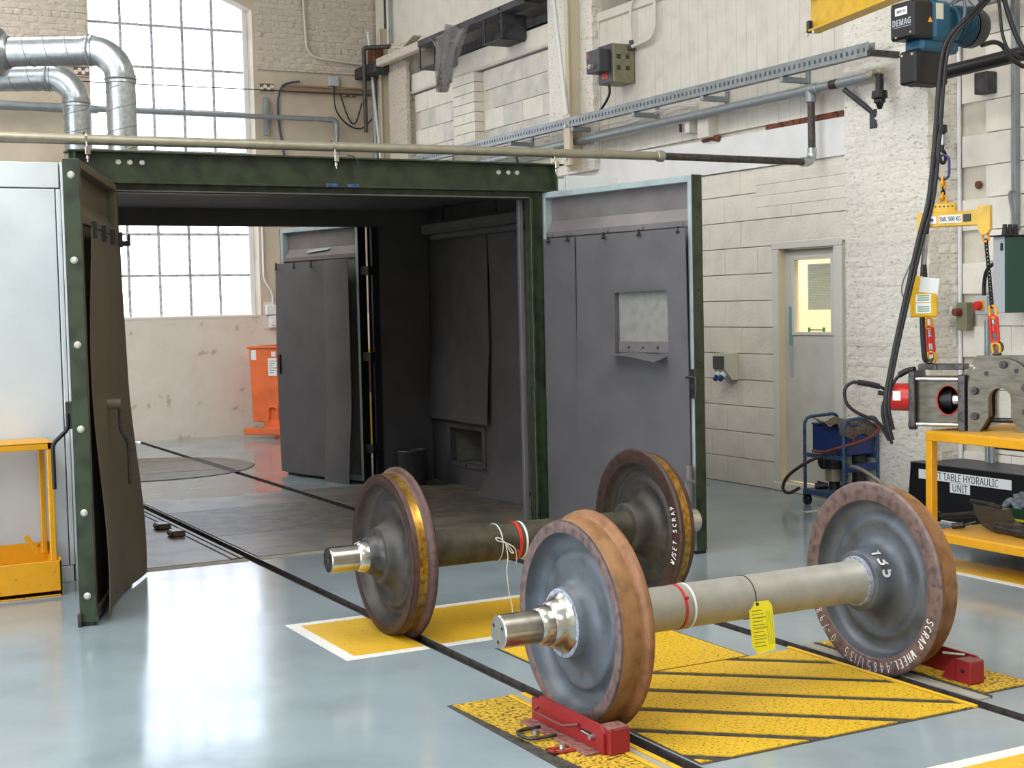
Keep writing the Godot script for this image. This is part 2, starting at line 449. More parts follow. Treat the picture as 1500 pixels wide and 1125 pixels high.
	mk("rimrust", Color.WHITE, 0.5, 0.15, {"tex": rim, "vs": 2.0})
	mk("flangenear", srgb(238, 222, 214), 0.5, 0.1, {"tex": rust, "vs": 2.3})
	mk("flangerust", srgb(190, 160, 140), 0.5, 0.1, {"tex": rim, "vs": 1.6})
	mk("rimdark", srgb(150, 130, 118), 0.5, 0.15, {"tex": rim, "vs": 2.0})
	mk("webblue", Color.WHITE, 0.42, 0.15, {"tex": steelb, "vs": 1.2})
	mk("webold", Color.WHITE, 0.5, 0.2, {"tex": webold, "vs": 1.5})
	mk("goldtread", Color.WHITE, 0.28, 0.75, {"tex": gold, "vs": 2.2})
	mk("oilsteel", Color.WHITE, 0.38, 0.7, {"tex": oil, "vs": 2.0, "stretch": Vector3(0.6, 2.0, 0.6)})
	mk("darksteel", srgb(78, 76, 74), 0.4, 0.6, {"tex": blot, "vs": 3.0})
	mk("blacksteel", srgb(34, 33, 34), 0.4, 0.3)
	mk("girder", srgb(70, 70, 74), 0.6, 0.2, {"tex": blot, "vs": 1.0})
	mk("chainsteel", srgb(180, 176, 150), 0.35, 0.8)
	mk("chainblack", srgb(36, 33, 32), 0.45, 0.4)
	# paints, plastics
	mk("yellow", srgb(226, 178, 22), 0.38, 0.0, {"tex": soft, "vs": 2.0})
	mk("amber", srgb(232, 164, 30), 0.4, 0.0, {"tex": chips, "vs": 0.5})
	mk("ambertop", srgb(222, 164, 58), 0.5, 0.0, {"tex": chips, "vs": 2.2})
	mk("red", srgb(146, 30, 34), 0.5, 0.0, {"tex": chips, "vs": 2.0})
	mk("redclean", srgb(205, 42, 34), 0.35)
	mk("redtop", srgb(140, 92, 84), 0.7, 0.0, {"tex": blot, "vs": 5.0})
	mk("orange", srgb(244, 120, 66), 0.42, 0.0, {"tex": soft, "vs": 1.0})
	mk("blue", srgb(32, 56, 116), 0.42, 0.0, {"tex": soft, "vs": 2.0})
	mk("bluetube", srgb(62, 92, 132), 0.4, 0.1, {"tex": blot, "vs": 4.0})
	mk("hoistblue", srgb(28, 82, 108), 0.4)
	mk("black", srgb(24, 24, 26), 0.42)
	mk("blackpanel", srgb(20, 20, 22), 0.35)
	mk("cable", srgb(28, 28, 30), 0.5)
	mk("hosegrey", srgb(112, 114, 116), 0.55)
	mk("hosered", srgb(108, 46, 40), 0.5)
	mk("hosebrown", srgb(70, 52, 46), 0.55)
	mk("bluedark", srgb(60, 74, 100), 0.5)
	mk("browntrunk", srgb(146, 122, 98), 0.6)
	mk("boardteal", srgb(46, 96, 140), 0.6)
	mk("purplegrey", srgb(120, 108, 116), 0.7)
	mk("ventdark", srgb(112, 96, 82), 0.8)
	mk("cloth", srgb(104, 92, 84), 0.9, 0.0, {"tex": blot, "vs": 5.0})
	mk("white", srgb(232, 234, 236), 0.5)
	mk("whitetie", srgb(235, 235, 232), 0.4)
	mk("ink", srgb(24, 26, 30), 0.6)
	mk("chalk", srgb(226, 226, 226), 0.9)
	mk("tagyellow", srgb(244, 232, 40), 0.45)
	mk("tagprint", srgb(120, 116, 60), 0.6)
	mk("greybox", srgb(176, 180, 184), 0.4)
	mk("boxbeige", srgb(206, 204, 186), 0.45)
	mk("olivebox", srgb(136, 132, 104), 0.45, 0.1, {"tex": soft, "vs": 3.0})
	mk("darkbox", srgb(62, 62, 66), 0.45)
	mk("plugblue", srgb(38, 52, 120), 0.4)
	mk("teal", srgb(120, 160, 156), 0.4)
	mk("cabinetgreen", srgb(24, 70, 62), 0.4)
	mk("crategreen", srgb(24, 78, 52), 0.45)
	mk("purple", srgb(96, 60, 150), 0.5)
	mk("labelgreen", srgb(70, 140, 90), 0.5)
	mk("rag", srgb(160, 168, 184), 0.9, 0.0, {"tex": blot, "vs": 6.0})
	mk("whitebar", srgb(226, 226, 226), 0.5)
	mk("polythene", Color(0.62, 0.60, 0.60, 0.32), 0.4)
	M.polythene.transparency = BaseMaterial3D.TRANSPARENCY_ALPHA
	mk("glass", Color(1, 1, 1, 0.06), 0.05)
	M.glass.uv1_triplanar = false
	M.glass.transparency = BaseMaterial3D.TRANSPARENCY_ALPHA
	mk("frosted", Color(0.97, 0.97, 0.94, 0.10), 0.25)
	M.frosted.uv1_triplanar = false
	M.frosted.transparency = BaseMaterial3D.TRANSPARENCY_ALPHA
	mk("lampglow", Color.WHITE, 0.6)
	M.lampglow.emission_enabled = true
	M.lampglow.emission = Color(0.97, 0.98, 1.0); M.lampglow.emission_energy_multiplier = 2.5
	mk("warmglow", Color.WHITE, 0.6)
	M.warmglow.emission_enabled = true
	M.warmglow.emission = Color(1.0, 0.93, 0.74); M.warmglow.emission_energy_multiplier = 2.0

# ---------------------------------------------------------------- light
const ROOFLIGHTS := [[-6.0, -9.0], [-6.0, -1.0], [-2.5, -14.0], [-2.5, -5.0], [-2.5, 2.5], [1.2, -14.0], [1.2, -6.0], [4.4, -1.6]]
const ROOF_SIZE := Vector2(1.5, 4.6)
const ROOF_ENERGY := 2.7
const SIDE_WINDOWS := [-5.5, -1.5, 2.0]   # z of the tall windows in the left wall
const END_WINDOWS := []   # x of the tall windows in the wall behind the camera
const SIDE_SIZE := Vector2(2.4, 4.2)
const SIDE_ENERGY := 2.6
const SKY_ENERGY := 4.8

func area_light(par: Node, size: Vector2, energy: float, col: Color, xf: Transform3D) -> void:
	var l := AreaLight3D.new()
	l.area_size = size; l.light_energy = energy; l.light_color = col
	l.area_normalize_energy = false
	l.area_range = 40.0; l.area_attenuation = 2.0
	l.shadow_enabled = true
	l.transform = xf
	par.add_child(l, true)

func _ready() -> void:
	rng.seed = 7
	# camera
	var cam := Camera3D.new()
	cam.keep_aspect = Camera3D.KEEP_HEIGHT
	cam.fov = rad_to_deg(2.0 * atan(562.5 / 2084.83))
	cam.position = V(0, 1.5784, 0)
	cam.basis = Basis(Vector3.UP, -0.486392) * Basis(Vector3.RIGHT, -0.054938) * Basis(Vector3.BACK, -0.022522)
	cam.near = 0.05; cam.far = 200.0
	add_child(cam)
	cam.current = true
	# overcast sky, exposure
	var we := WorldEnvironment.new()
	var e := Environment.new()
	var sk := Sky.new(); var sm := ProceduralSkyMaterial.new()
	sm.sky_top_color = Color(0.86, 0.92, 1.0); sm.sky_horizon_color = Color(0.97, 0.97, 1.0)
	sm.ground_horizon_color = Color(0.85, 0.85, 0.86); sm.ground_bottom_color = Color(0.6, 0.6, 0.6)
	sm.energy_multiplier = 1.0
	sk.sky_material = sm
	e.background_mode = Environment.BG_SKY; e.sky = sk
	e.background_energy_multiplier = SKY_ENERGY
	e.ambient_light_source = Environment.AMBIENT_SOURCE_DISABLED
	e.tonemap_mode = Environment.TONE_MAPPER_LINEAR
	e.tonemap_exposure = 1.0
	e.sdfgi_enabled = true; e.ssao_enabled = true; e.ssil_enabled = true
	we.environment = e
	add_child(we)
	materials()
	lights()
	shell()
	back_wall()
	right_wall()
	floor_work()
	booth()
	ducts()
	pipes()
	hoist()
	table_side()
	left_side()
	wheels()
	small_things()

func lights() -> void:
	for i in ROOFLIGHTS.size():
		var a: Array = ROOFLIGHTS[i]
		var where: String = ["above the far left bay", "above the near left bay", "behind the booth towards the window wall", "above the booth front", "above the camera", "by the far right wall", "above the two wheelsets", "over the near right bay"][i]
		var t := thing("rooflight", "long white diffusing rooflight in the ceiling " + where, "rooflight", V(a[0], 7.25, a[1]), "rooflights along the roof")
		part("frame", MB.new().span(V(-ROOF_SIZE.x / 2 - 0.08, 0.0, -ROOF_SIZE.y / 2 - 0.08), V(ROOF_SIZE.x / 2 + 0.08, 0.25, ROOF_SIZE.y / 2 + 0.08), 0.02), M.trimgrey, t)
		part("diffuser", MB.new().span(V(-ROOF_SIZE.x / 2, -0.03, -ROOF_SIZE.y / 2), V(ROOF_SIZE.x / 2, 0.02, ROOF_SIZE.y / 2), 0.005), M.lampglow, t)
		var cool := Color(0.93, 0.97, 1.0) if a[0] < 0.0 else Color(1.0, 0.97, 0.92)
		area_light(t, ROOF_SIZE, ROOF_ENERGY, cool, Transform3D(Basis(Vector3.RIGHT, -PI / 2), V(0, -0.06, 0)))
	for i in SIDE_WINDOWS.size() + END_WINDOWS.size():
		var w := struct("window_%d" % (i + 2))
		if i < SIDE_WINDOWS.size(): w.position = V(-8.97, 2.6, SIDE_WINDOWS[i])
		else: w.transform = Transform3D(Basis(Vector3.UP, PI / 2), V(END_WINDOWS[i - SIDE_WINDOWS.size()], 2.6, 6.97))
		part("pane", MB.new().span(V(-0.02, -SIDE_SIZE.y / 2, -SIDE_SIZE.x / 2), V(0.0, SIDE_SIZE.y / 2, SIDE_SIZE.x / 2)), M.lampglow, w)
		for k in 4: part("glazing_bar", MB.new().span(V(0.0, -SIDE_SIZE.y / 2, -1.2 + k * 0.78), V(0.03, SIDE_SIZE.y / 2, -1.2 + k * 0.78 + 0.05), 0.004), M.bar, w)
		area_light(w, SIDE_SIZE, SIDE_ENERGY, Color(0.90, 0.95, 1.0), Transform3D(Basis(Vector3.UP, -PI / 2), V(0.06, 0, 0)))

# ---------------------------------------------------------------- room shell
const XW := 7.436        # face of the right wall
const ZB := -17.75       # face of the back wall

func shell() -> void:
	struct("ceiling", MB.new().span(V(-9.3, 7.5, -18.1), V(8.1, 7.8, 7.3)), M.ceiling)
	struct("wall_left", MB.new().span(V(-9.3, 0, -18.1), V(-9.0, 7.5, 7.3)), M.render)
	struct("wall_front", MB.new().span(V(-9.0, 0, 7.0), V(8.1, 7.5, 7.3)), M.render)
	struct("ground", MB.new().span(V(-30, -0.5, -60), V(30, -0.35, -18.15)), M.outside)

func back_wall() -> void:
	# window opening x 3.70..5.75, y 1.53..6.2
	var b := MB.new()
	b.span(V(-9, 0, -18.1), V(3.70, 7.5, ZB)); b.span(V(5.75, 0, -18.1), V(8.1, 7.5, ZB))
	b.span(V(3.70, 0, -18.1), V(5.75, 1.53, ZB)); b.span(V(3.70, 6.1, -18.1), V(5.75, 7.5, ZB))
	var w := struct("wall_back", b, M.render)
	# lower render coat, paler and peeling near the floor
	part("render_coat", MB.new().span(V(3.2, 0.0, ZB - 0.01), V(7.45, 1.525, ZB + 0.006)), M.renderpale, w)
	# brickwork above the render: courses 75 mm, painted over
	var bk := MB.new()
	for zone in [[-1.0, 3.69, 4.62], [5.79, 7.44, 4.70]]:
		var y: float = zone[2]; var row := 0
		while y < 5.95:
			var x: float = zone[0] - (0.11 if row % 2 == 1 else 0.0)
			while x < zone[1]:
				var l := 0.215 if row % 4 != 3 else 0.105
				var a := maxf(x, zone[0]); var c := minf(x + l, zone[1])
				if c - a > 0.03:
					bk.lump(V((a + c) / 2, y + 0.037, ZB + 0.004), V(c - a, 0.073, 0.02 + rng.randf() * 0.008), rng, 0.0065)
				x += l + 0.002
			y += 0.075; row += 1
	part("brickwork", bk, M.brickold, w).set_meta("kind", "stuff")
	var led := MB.new()
	led.span(V(5.79, 4.665, ZB), V(7.44, 4.695, ZB + 0.03), 0.006); led.span(V(-1, 4.575, ZB), V(3.69, 4.61, ZB + 0.03), 0.006)
	part("ledge", led, M.brickold, w)
	# window: frame, bars, panes
	var wn := struct("window_1")
	var zg := -18.0
	var f := MB.new()
	f.span(V(3.68, 1.50, zg - 0.04), V(3.745, 6.1, zg + 0.03), 0.006); f.span(V(5.69, 1.50, zg - 0.04), V(5.77, 6.1, zg + 0.03), 0.006)
	f.span(V(3.746, 1.49, zg - 0.04), V(5.689, 1.545, zg + 0.03), 0.006)
	part("window_frame", f, M.whitebar, wn)
	part("window_sill", MB.new().span(V(3.70, 1.50, zg), V(5.75, 1.535, ZB + 0.01), 0.006), M.renderpale, wn)
	# arched head in the upper corners
	var arch := PackedVector2Array([V2(3.70, 6.1)])
	for k in 13:
		var t := float(k) / 12
		arch.append(V2(lerpf(3.70, 5.75, t), 5.42 + 0.26 * (1.0 - pow(2.0 * t - 1.0, 2.0))))
	arch.append(V2(5.75, 6.1))
	part("arch_head", MB.new().prism(arch, 0.2, Transform3D(Basis(), V(0, 0, -17.98))), M.render, wn)
	var xs := [3.745, 4.137, 4.523, 4.910, 5.295, 5.69]
	var ys := []
	for k in 9: ys.append(1.535 + k * 0.5205)
	for i in range(1, 5):
		part("glazing_bar", MB.new().box(V(xs[i], 3.8, zg), V(0.034, 4.6, 0.035), 0.004), M.bar, wn)
	for j in range(1, 9):
		part("glazing_bar", MB.new().box(V(4.717, ys[j], zg), V(1.96, 0.03, 0.03), 0.004), M.bar, wn)
	for j in 8:
		for i in 5:
			part("pane", MB.new().box(V((xs[i] + xs[i + 1]) / 2, (ys[j] + ys[j + 1]) / 2, zg), V(xs[i + 1] - xs[i] - 0.02, ys[j + 1] - ys[j] - 0.02, 0.004)), M.glass, wn)

func V2(x: float, y: float) -> Vector2: return Vector2(x, y)

# coursed blocks on a wall whose face is at x; each block a part
func course_blocks(par: Node, x: float, z0: float, z1: float, y0: float, y1: float, first: float, len: float, hgt: float, mats: Array, depth := 0.05, gap := false, called := "block") -> void:
	var cache := {}
	var y := y0; var row := 0
	while y < y1 - 0.02:
		var h := minf(hgt, y1 - y)
		var z := first - len - (len / 2 if row % 2 == 1 else 0.0)
		while z < z1:
			var a := maxf(z, z0); var c := minf(z + len, z1)
			z += len
			if c - a < 0.03: continue
			if gap and c > -9.41:
				if a >= -9.41: continue
				c = -9.415
				if c - a < 0.03: continue
			var key := "%d_%d" % [roundi((c - a) * 200), roundi(h * 200)]
			if not cache.has(key): cache[key] = MB.new().box(Vector3.ZERO, V(depth, h - 0.006, c - a - 0.0028), 0.0025).mesh()
			var m: Material = mats[rng.randi() % mats.size()]
			part(called, cache[key], m, par, V(x + depth / 2 + rng.randf() * 0.002, y + h / 2, (a + c) / 2))
		y += h; row += 1

# rough painted bricks on a face; each a part, six shared variants
func brick_face(par: Node, o: Vector3, along: Vector3, length: float, h: float, out: Vector3, mat: Material) -> void:
	var variants := []
	for k in 10: variants.append(MB.new().lump(Vector3.ZERO, V(0.2195, 0.0742, 0.05), rng, 0.005).mesh())
	var halves := []
	for k in 5: halves.append(MB.new().lump(Vector3.ZERO, V(0.1055, 0.0742, 0.05), rng, 0.005, 2, 2).mesh())
	var bs := Basis(along, Vector3.UP, along.cross(Vector3.UP))
	var y := 0.0; var row := 0
	while y + 0.07 < h:
		var x := 0.0; var stretcher := row % 2 == 0
		while x < length - 0.05:
			var left := length - x
			var half := left < 0.17 or (not stretcher) or (x == 0.0 and row % 4 == 2)
			var l := 0.108 if half else 0.222
			var ms: Mesh = halves[rng.randi() % 5] if half else variants[rng.randi() % 10]
			var t := part("brick", ms, mat, par)
			t.transform = Transform3D(bs * Basis(Vector3.BACK, (rng.randf() - 0.5) * 0.02), o + along * (x + l / 2) + Vector3.UP * (y + 0.037) + out * (-0.025 + rng.randf() * 0.007))
			x += l
		y += 0.0755; row += 1

func right_wall() -> void:
	var b := MB.new()
	# main wall with the door opening; recessed bay to the right of the brick pier
	b.span(V(7.46, 0, -18.1), V(7.86, 4.3, -9.90)); b.span(V(7.46, 0, -9.90), V(7.60, 4.3, -9.40)); b.span(V(7.60, 2.6, -9.90), V(7.86, 4.3, -9.40)); b.span(V(7.46, 0, -8.56), V(7.86, 4.3, -8.48))
	b.span(V(7.46, 2.045, -9.40), V(7.86, 4.3, -8.56))
	# above: open pockets behind the girder and over the boarding
	b.span(V(7.46, 4.86, -18.1), V(7.86, 7.5, -8.48)); b.span(V(9.3, 4.3, -18.1), V(9.4, 4.86, -8.48)); b.span(V(7.861, 4.2, -18.1), V(9.4, 4.299, -8.48)); b.span(V(7.861, 4.861, -18.1), V(9.4, 4.96, -8.48))
	for q in [[-18.1, -16.5, 4.86], [-16.5, -13.0, 4.505], [-13.0, -12.05, 4.86], [-12.05, -8.48, 4.42]]: b.span(V(7.46, 4.3, q[0]), V(7.80, q[2], q[1]))
	var w := struct("wall_right", b, M.mortar)
	for q in [[7.75, 4.66, -16.4, -13.1], [8.1, 4.58, -16.4, -13.1], [7.7, 4.58, -12.0, -8.6]]: part("void_beam", MB.new().span(V(q[0], q[1], q[2]), V(q[0] + 0.1, q[1] + 0.1, q[3]), 0.004), M.girder, w)
	var wb := struct("wall_right_bay", MB.new().span(V(7.73, 0, -7.61), V(8.1, 7.5, 7.0)), M.mortar)
	var wp := struct("wall_right_pier", MB.new().span(V(7.408, 0, -8.48), V(7.86, 7.5, -7.612)), M.brick)
	# lower block wall, courses of 225 x 450
	course_blocks(w, XW, -12.2, -8.49, 0.0, 2.025, -10.065, 0.45, 0.225, [M.block], 0.05, true)
	course_blocks(w, XW, -12.2, -8.49, 2.025, 2.68, -10.065 - 0.225, 0.45, 0.225, [M.block])
	part("flat_render", MB.new().span(V(XW - 0.001, 2.06, -9.43), V(7.47, 2.24, -8.50)), M.block, w)
	part("wall_foot", MB.new().span(V(XW + 0.004, 0, -17.7), V(7.47, 2.7, -12.21)), M.block, w)
	# upper block bays between the piers
	course_blocks(w, XW, -16.5, -15.22, 2.9, 4.25, -15.9, 0.45, 0.225, [M.blockgrey, M.block])
	course_blocks(w, XW, -14.62, -13.03, 2.9, 4.25, -13.9, 0.45, 0.225, [M.blockgrey, M.blockgrey, M.block])
	# slim block pilaster between the bays, thinner courses
	course_blocks(w, XW - 0.10, -15.2, -14.64, 2.9, 4.25, -14.64, 0.56, 0.1125, [M.block], 0.15)
	# concrete beam over the bays and purple damp line below it
	part("lintel", MB.new().span(V(XW - 0.03, 4.29, -16.55), V(7.47, 4.505, -13.0), 0.01), M.block, w)
	part("lintel_lip", MB.new().span(V(XW - 0.05, 4.265, -16.55), V(7.47, 4.289, -13.0), 0.01), M.block, w)
	# upper wall above the girder
	part("damp_line", MB.new().span(V(XW - 0.003, 4.25, -16.5), V(7.47, 4.264, -13.0)), M.purplegrey, w)
	part("upper_render", MB.new().span(V(XW, 4.86, -17.7), V(7.459, 7.0, -12.06)), M.block, w)
	# brick piers
	brick_face(w, V(XW - 0.12, 2.95, -17.05), Vector3.BACK, 0.50, 1.95, Vector3.LEFT, M.brickold)
	brick_face(w, V(XW - 0.12, 2.95, -16.55), Vector3.RIGHT, 0.13, 1.95, Vector3.BACK, M.brickold)
	part("pier_core", MB.new().span(V(XW - 0.117, 2.9, -17.05), V(7.47, 4.9, -16.553)), M.brickold, w)
	brick_face(w, V(XW - 0.08, 2.98, -12.95), Vector3.BACK, 0.87, 2.3, Vector3.LEFT, M.brick)
	part("pier_core", MB.new().span(V(XW - 0.077, 2.9, -12.95), V(7.47, 5.3, -12.08)), M.brick, w)
	# big painted pier beside the door and its return
	brick_face(wp, V(7.405, 0.0, -8.485), Vector3.BACK, 0.885, 4.3, Vector3.LEFT, M.brick)
	brick_face(wp, V(7.405, 0.0, -7.605), Vector3.RIGHT, 0.30, 4.3, Vector3.BACK, M.brick)
	# recessed block bay
	course_blocks(wb, 7.70, -7.60, -5.2, 0.0, 4.3, -6.9, 0.45, 0.2265, [M.block])
	# timber boarding above the white panel
	var n := 26; var pw := 3.58 / n
	var pm := MB.new().box(Vector3.ZERO, V(0.03, 1.34, pw - 0.003), 0.002).mesh()
	for k in n:
		part("plank", pm, M.plank, w, V(XW + 0.012 + rng.randf() * 0.0015, 3.02 + 0.67, -12.06 + pw * (k + 0.5)))
	part("board_cap", MB.new().span(V(XW - 0.03, 4.33, -12.06), V(7.47, 4.42, -8.49), 0.008), M.plank, w)
	part("board_edge", MB.new().span(V(XW - 0.02, 3.0, -12.09), V(7.47, 4.40, -12.05), 0.006), M.plank, w)
	part("upper_render", MB.new().span(V(XW, 4.86, -12.05), V(7.459, 7.0, -8.49)), M.block, w)
	# row of bare bricks in the slot under the boarding
	var rb := MB.new().box(Vector3.ZERO, V(0.06, 0.066, 0.212), 0.006).mesh()
	for k in 5: part("bare_brick", rb, M.redbrick, w, V(XW + 0.03, 2.995, -9.38 + 0.223 * k))
	# white sheet panel
	var sheetp := PackedVector2Array([V2(12.9, 2.70), V2(8.29, 2.675), V2(8.29, 2.965), V2(10.46, 2.985), V2(12.9, 3.04)])
	part("sheet_panel", MB.new().prism(sheetp, 0.022, Transform3D(Basis(V(0, 0, -1), V(0, 1, 0), V(1, 0, 0)), V(XW - 0.02, 0, 0))), M.whiteboard, w)
	# narrow strip courses above the door
	for k in 3:
		part("thin_course", MB.new().span(V(XW - 0.004, 2.35 + k * 0.092, -9.62), V(7.45, 2.436 + k * 0.092, -8.50), 0.004), M.block, w)
	# door set
	var d := struct("door_1")
	var fr := MB.new()
	fr.span(V(XW - 0.008, 0.0, -9.415), V(7.6, 1.989, -9.335), 0.004); fr.span(V(XW - 0.008, 0.0, -8.655), V(7.6, 1.989, -8.557), 0.004)
	fr.span(V(XW - 0.008, 1.99, -9.415), V(7.6, 2.05, -8.557), 0.004)
	part("door_frame", fr, M.trimgrey, d)
	part("frame_stop", MB.new().span(V(XW + 0.0, 0.08, -9.334), V(7.50, 1.99, -9.33)), M.creampaint, d)
	part("threshold", MB.new().span(V(XW - 0.02, 0, -9.42), V(7.6, 0.07, -8.56), 0.006), M.block, d)
	var lf := MB.new()
	lf.span(V(7.494, 0.085, -9.333), V(7.54, 1.985, -9.206)); lf.span(V(7.494, 0.085, -8.747), V(7.54, 1.985, -8.657))
	lf.span(V(7.494, 0.085, -9.206), V(7.54, 1.31, -8.747)); lf.span(V(7.494, 1.90, -9.206), V(7.54, 1.985, -8.747))
	part("door_leaf", lf, M.doorpaint, d)
	var bd := MB.new()
	for q in [[-9.232, -9.20, 1.285, 1.925], [-8.753, -8.72, 1.285, 1.925]]: bd.span(V(7.484, q[2], q[0]), V(7.50, q[3], q[1]), 0.003)
	bd.span(V(7.484, 1.285, -9.199), V(7.50, 1.315, -8.754), 0.003); bd.span(V(7.484, 1.895, -9.199), V(7.50, 1.925, -8.754), 0.003)
	part("glazing_bead", bd, M.trimgrey, d)
	part("pane", MB.new().span(V(7.512, 1.31, -9.206), V(7.518, 1.90, -8.747)), M.frosted, d)
	var wires := MB.new()
	for k in 44: wires.span(V(7.5105, 1.318 + k * 0.0133, -9.2), V(7.5115, 1.3193 + k * 0.0133, -8.75))
	part("wire_mesh", wires, M.boxbeige, d).set_meta("kind", "stuff")
	var pp := part("push_plate", MB.new().span(V(7.488, 0.94, -9.27), V(7.494, 1.52, -9.225), 0.001), M.greybox, d)
	part("finger_plate", MB.new().span(V(7.485, 1.2, -9.27), V(7.489, 1.52, -9.225), 0.001), M.teal, d)
	part("bracket_clip", MB.new().span(V(7.505, 1.325, -9.04), V(7.51, 1.335, -8.86)).span(V(7.503, 1.315, -9.05), V(7.51, 1.35, -9.03)).span(V(7.503, 1.315, -8.87), V(7.51, 1.35, -8.85)), M.labelgreen, d)
	# the lit store room behind the door
	var rm := struct("wall_storeroom")
	var r := MB.new()
	r.span(V(8.9, 0, -10.2), V(9.0, 2.6, -7.8)); r.span(V(7.87, 0, -10.3), V(9.0, 2.6, -10.2)); r.span(V(7.87, 0, -7.8), V(9.0, 2.6, -7.7))
	r.span(V(7.87, 2.5, -10.3), V(9.0, 2.6, -7.7)); r.span(V(7.87, -0.1, -10.3), V(9.0, 0.0, -7.7))
	part("store_room_walls", r, M.whitepaint, rm)
	var lamp := thing("ceiling_lamp", "warm glowing ceiling lamp in the store room behind the grey door", "lamp", V(8.3, 2.47, -9.3))
	part("diffuser", MB.new().span(V(-0.25, -0.03, -0.5), V(0.25, 0.03, 0.5), 0.01), M.warmglow, lamp)
	area_light(lamp, V2(0.5, 1.0), 9.0, Color(1.0, 0.93, 0.74), Transform3D(Basis(Vector3.RIGHT, -PI / 2), V(0, -0.04, 0)))
	one("notice_board", MB.new().span(V(7.95, 1.485, -9.59), V(7.97, 1.875, -9.29), 0.004), M.boardteal, "blue grey sheet hanging behind the frosted pane of the grey door", "board")

	# steel stanchions with diagonal braces beside two piers
	for q in [[-17.25, 0.0, "thin white steel stanchion with diagonal brace in the far wall corner"], [-12.30, 0.0, "cream steel stanchion with diagonal brace on the painted brick pier beside the control box"]]:
		var z: float = q[0]
		var s := thing("stanchion", q[2], "steel column", V(7.30 if z < -15.0 else 7.215, 2.9, z), "steel stanchions on the right wall")
		part("flange", MB.new().span(V(-0.02, 0.0, -0.03), V(0.0, 2.3, 0.03), 0.003), M.tan, s)
		part("web", MB.new().span(V(0.0, 0.0, -0.006), V(0.13, 2.3, 0.006)), M.tan, s)
		part("brace", MB.new().cyl(V(-0.05, 2.3, -0.28), V(-0.05, 0.55, 0.04), 0.018, 0.018, 8), M.whitebar, s)
		part("foot_plate", MB.new().span(V(-0.06, 0.05, -0.02), V(-0.02, 0.55, 0.1), 0.004), M.tan, s)
		for k in 2: part("bolt", MB.new().cyl(V(-0.08, 0.12 + k * 0.32, 0.04), V(-0.05, 0.12 + k * 0.32, 0.04), 0.02, 0.02, 6), M.bolt, s)
	# dark channel girder on stub brackets along the top of the block bays
	var g := thing("channel_girder", "long dark grey steel channel girder on box brackets above the block wall", "girder", V(7.2, 4.70, -15.1))
	part("channel", MB.new().span(V(-0.12, -0.03, -0.5), V(-0.105, 0.04, 2.15), 0.003).span(V(-0.104, 0.028, -0.5), V(0.2, 0.04, 2.15), 0.003).span(V(-0.104, -0.03, -0.5), V(0.05, -0.018, 2.15), 0.003), M.girder, g)
	for z in [-0.5, 1.2]:
		part("bracket", MB.new().span(V(-0.10, -0.30, z + 0.40), V(-0.085, -0.031, z + 0.42), 0.002).span(V(-0.084, -0.285, z + 0.405), V(0.2, -0.031, z + 0.42), 0.002).span(V(-0.10, -0.30, z), V(0.2, -0.286, z + 0.39), 0.002).span(V(0.19, -0.285, z), V(0.2, -0.031, z + 0.39)).span(V(-0.10, -0.285, z), V(-0.085, -0.031, z + 0.02)), M.girder, g)
	part("bolt", MB.new().cyl(V(-0.135, 0.01, 0.3), V(-0.12, 0.01, 0.3), 0.014, 0.014, 6).cyl(V(-0.135, 0.01, 1.6), V(-0.12, 0.01, 1.6), 0.014, 0.014, 6), M.darksteel, g)
	one("pale_beam", MB.new().span(V(7.12, 4.66, -16.98), V(7.22, 4.76, -15.65), 0.01), M.brickold, "pale painted timber beam running from the girder end into the far corner", "beam")
	var bp := one("beam_end", MB.new().span(V(7.12, 4.60, -17.72), V(7.38, 4.74, -17.0), 0.01), M.girder, "rusty end of a steel beam in the far corner below the girder", "beam")
	one("loose_brick", MB.new().box(V(7.25, 4.855, -17.3), V(0.14, 0.22, 0.22), 0.012), M.redbrick, "bare orange brick sitting on the beam end in the far corner", "brick")
	one("broken_board", MB.new().box(V(7.2, 4.79, -16.3), V(0.12, 0.03, 0.5), 0.006, Basis(Vector3.RIGHT, 0.18)).box(V(7.22, 4.82, -16.1), V(0.12, 0.02, 0.4), 0.006, Basis(Vector3.RIGHT, -0.25)), M.brickold, "pale broken board lying on the beam beside the orange brick", "board")
	# hanging polythene
	var rows := []
	for i in 12:
		var t := float(i) / 11
		var row := []
		for j in 15:
			var s := float(j) / 14
			var wdt := lerpf(1.05, 0.07, pow(t, 0.75))
			row.append(V(7.06 + 0.05 * sin(s * 19.0 + t * 3.0) + 0.03 * sin(s * 41.0), 4.70 - t * 0.66 - 0.06 * sin(s * 9.0) * (1.0 - t), -14.9 + (s - 0.5) * wdt + 0.22 * (1.0 - t)))
		rows.append(row)
	one("polythene_sheet", MB.new().sheet(rows, 0.003), M.polythene, "torn translucent polythene sheet bunched and hanging from the dark girder", "plastic sheet")

	# control box with isolator
	var cb := thing("control_box", "olive grey steel control box with louvres high on the boarded wall", "control box", V(7.186, 3.65, -11.68))
	part("body", MB.new().span(V(0, 0, 0), V(0.238, 0.36, 0.26), 0.006), M.olivebox, cb)
	part("cover", MB.new().span(V(-0.008, 0.0, 0.0), V(0.0, 0.36, 0.255), 0.003), M.darkbox, cb)
	var iso := part("isolator", MB.new().span(V(-0.13, 0.10, -0.015), V(-0.008, 0.31, 0.215), 0.006), M.darkbox, cb)
	part("knob", MB.new().cyl(V(-0.17, 0.155, 0.1), V(-0.13, 0.155, 0.1), 0.022, 0.022, 12).span(V(-0.18, 0.15, 0.07), V(-0.165, 0.16, 0.13), 0.002), M.bolt, iso)
	part("label", MB.new().span(V(-0.132, 0.24, 0.012), V(-0.13, 0.29, 0.035)), M.redclean, iso)
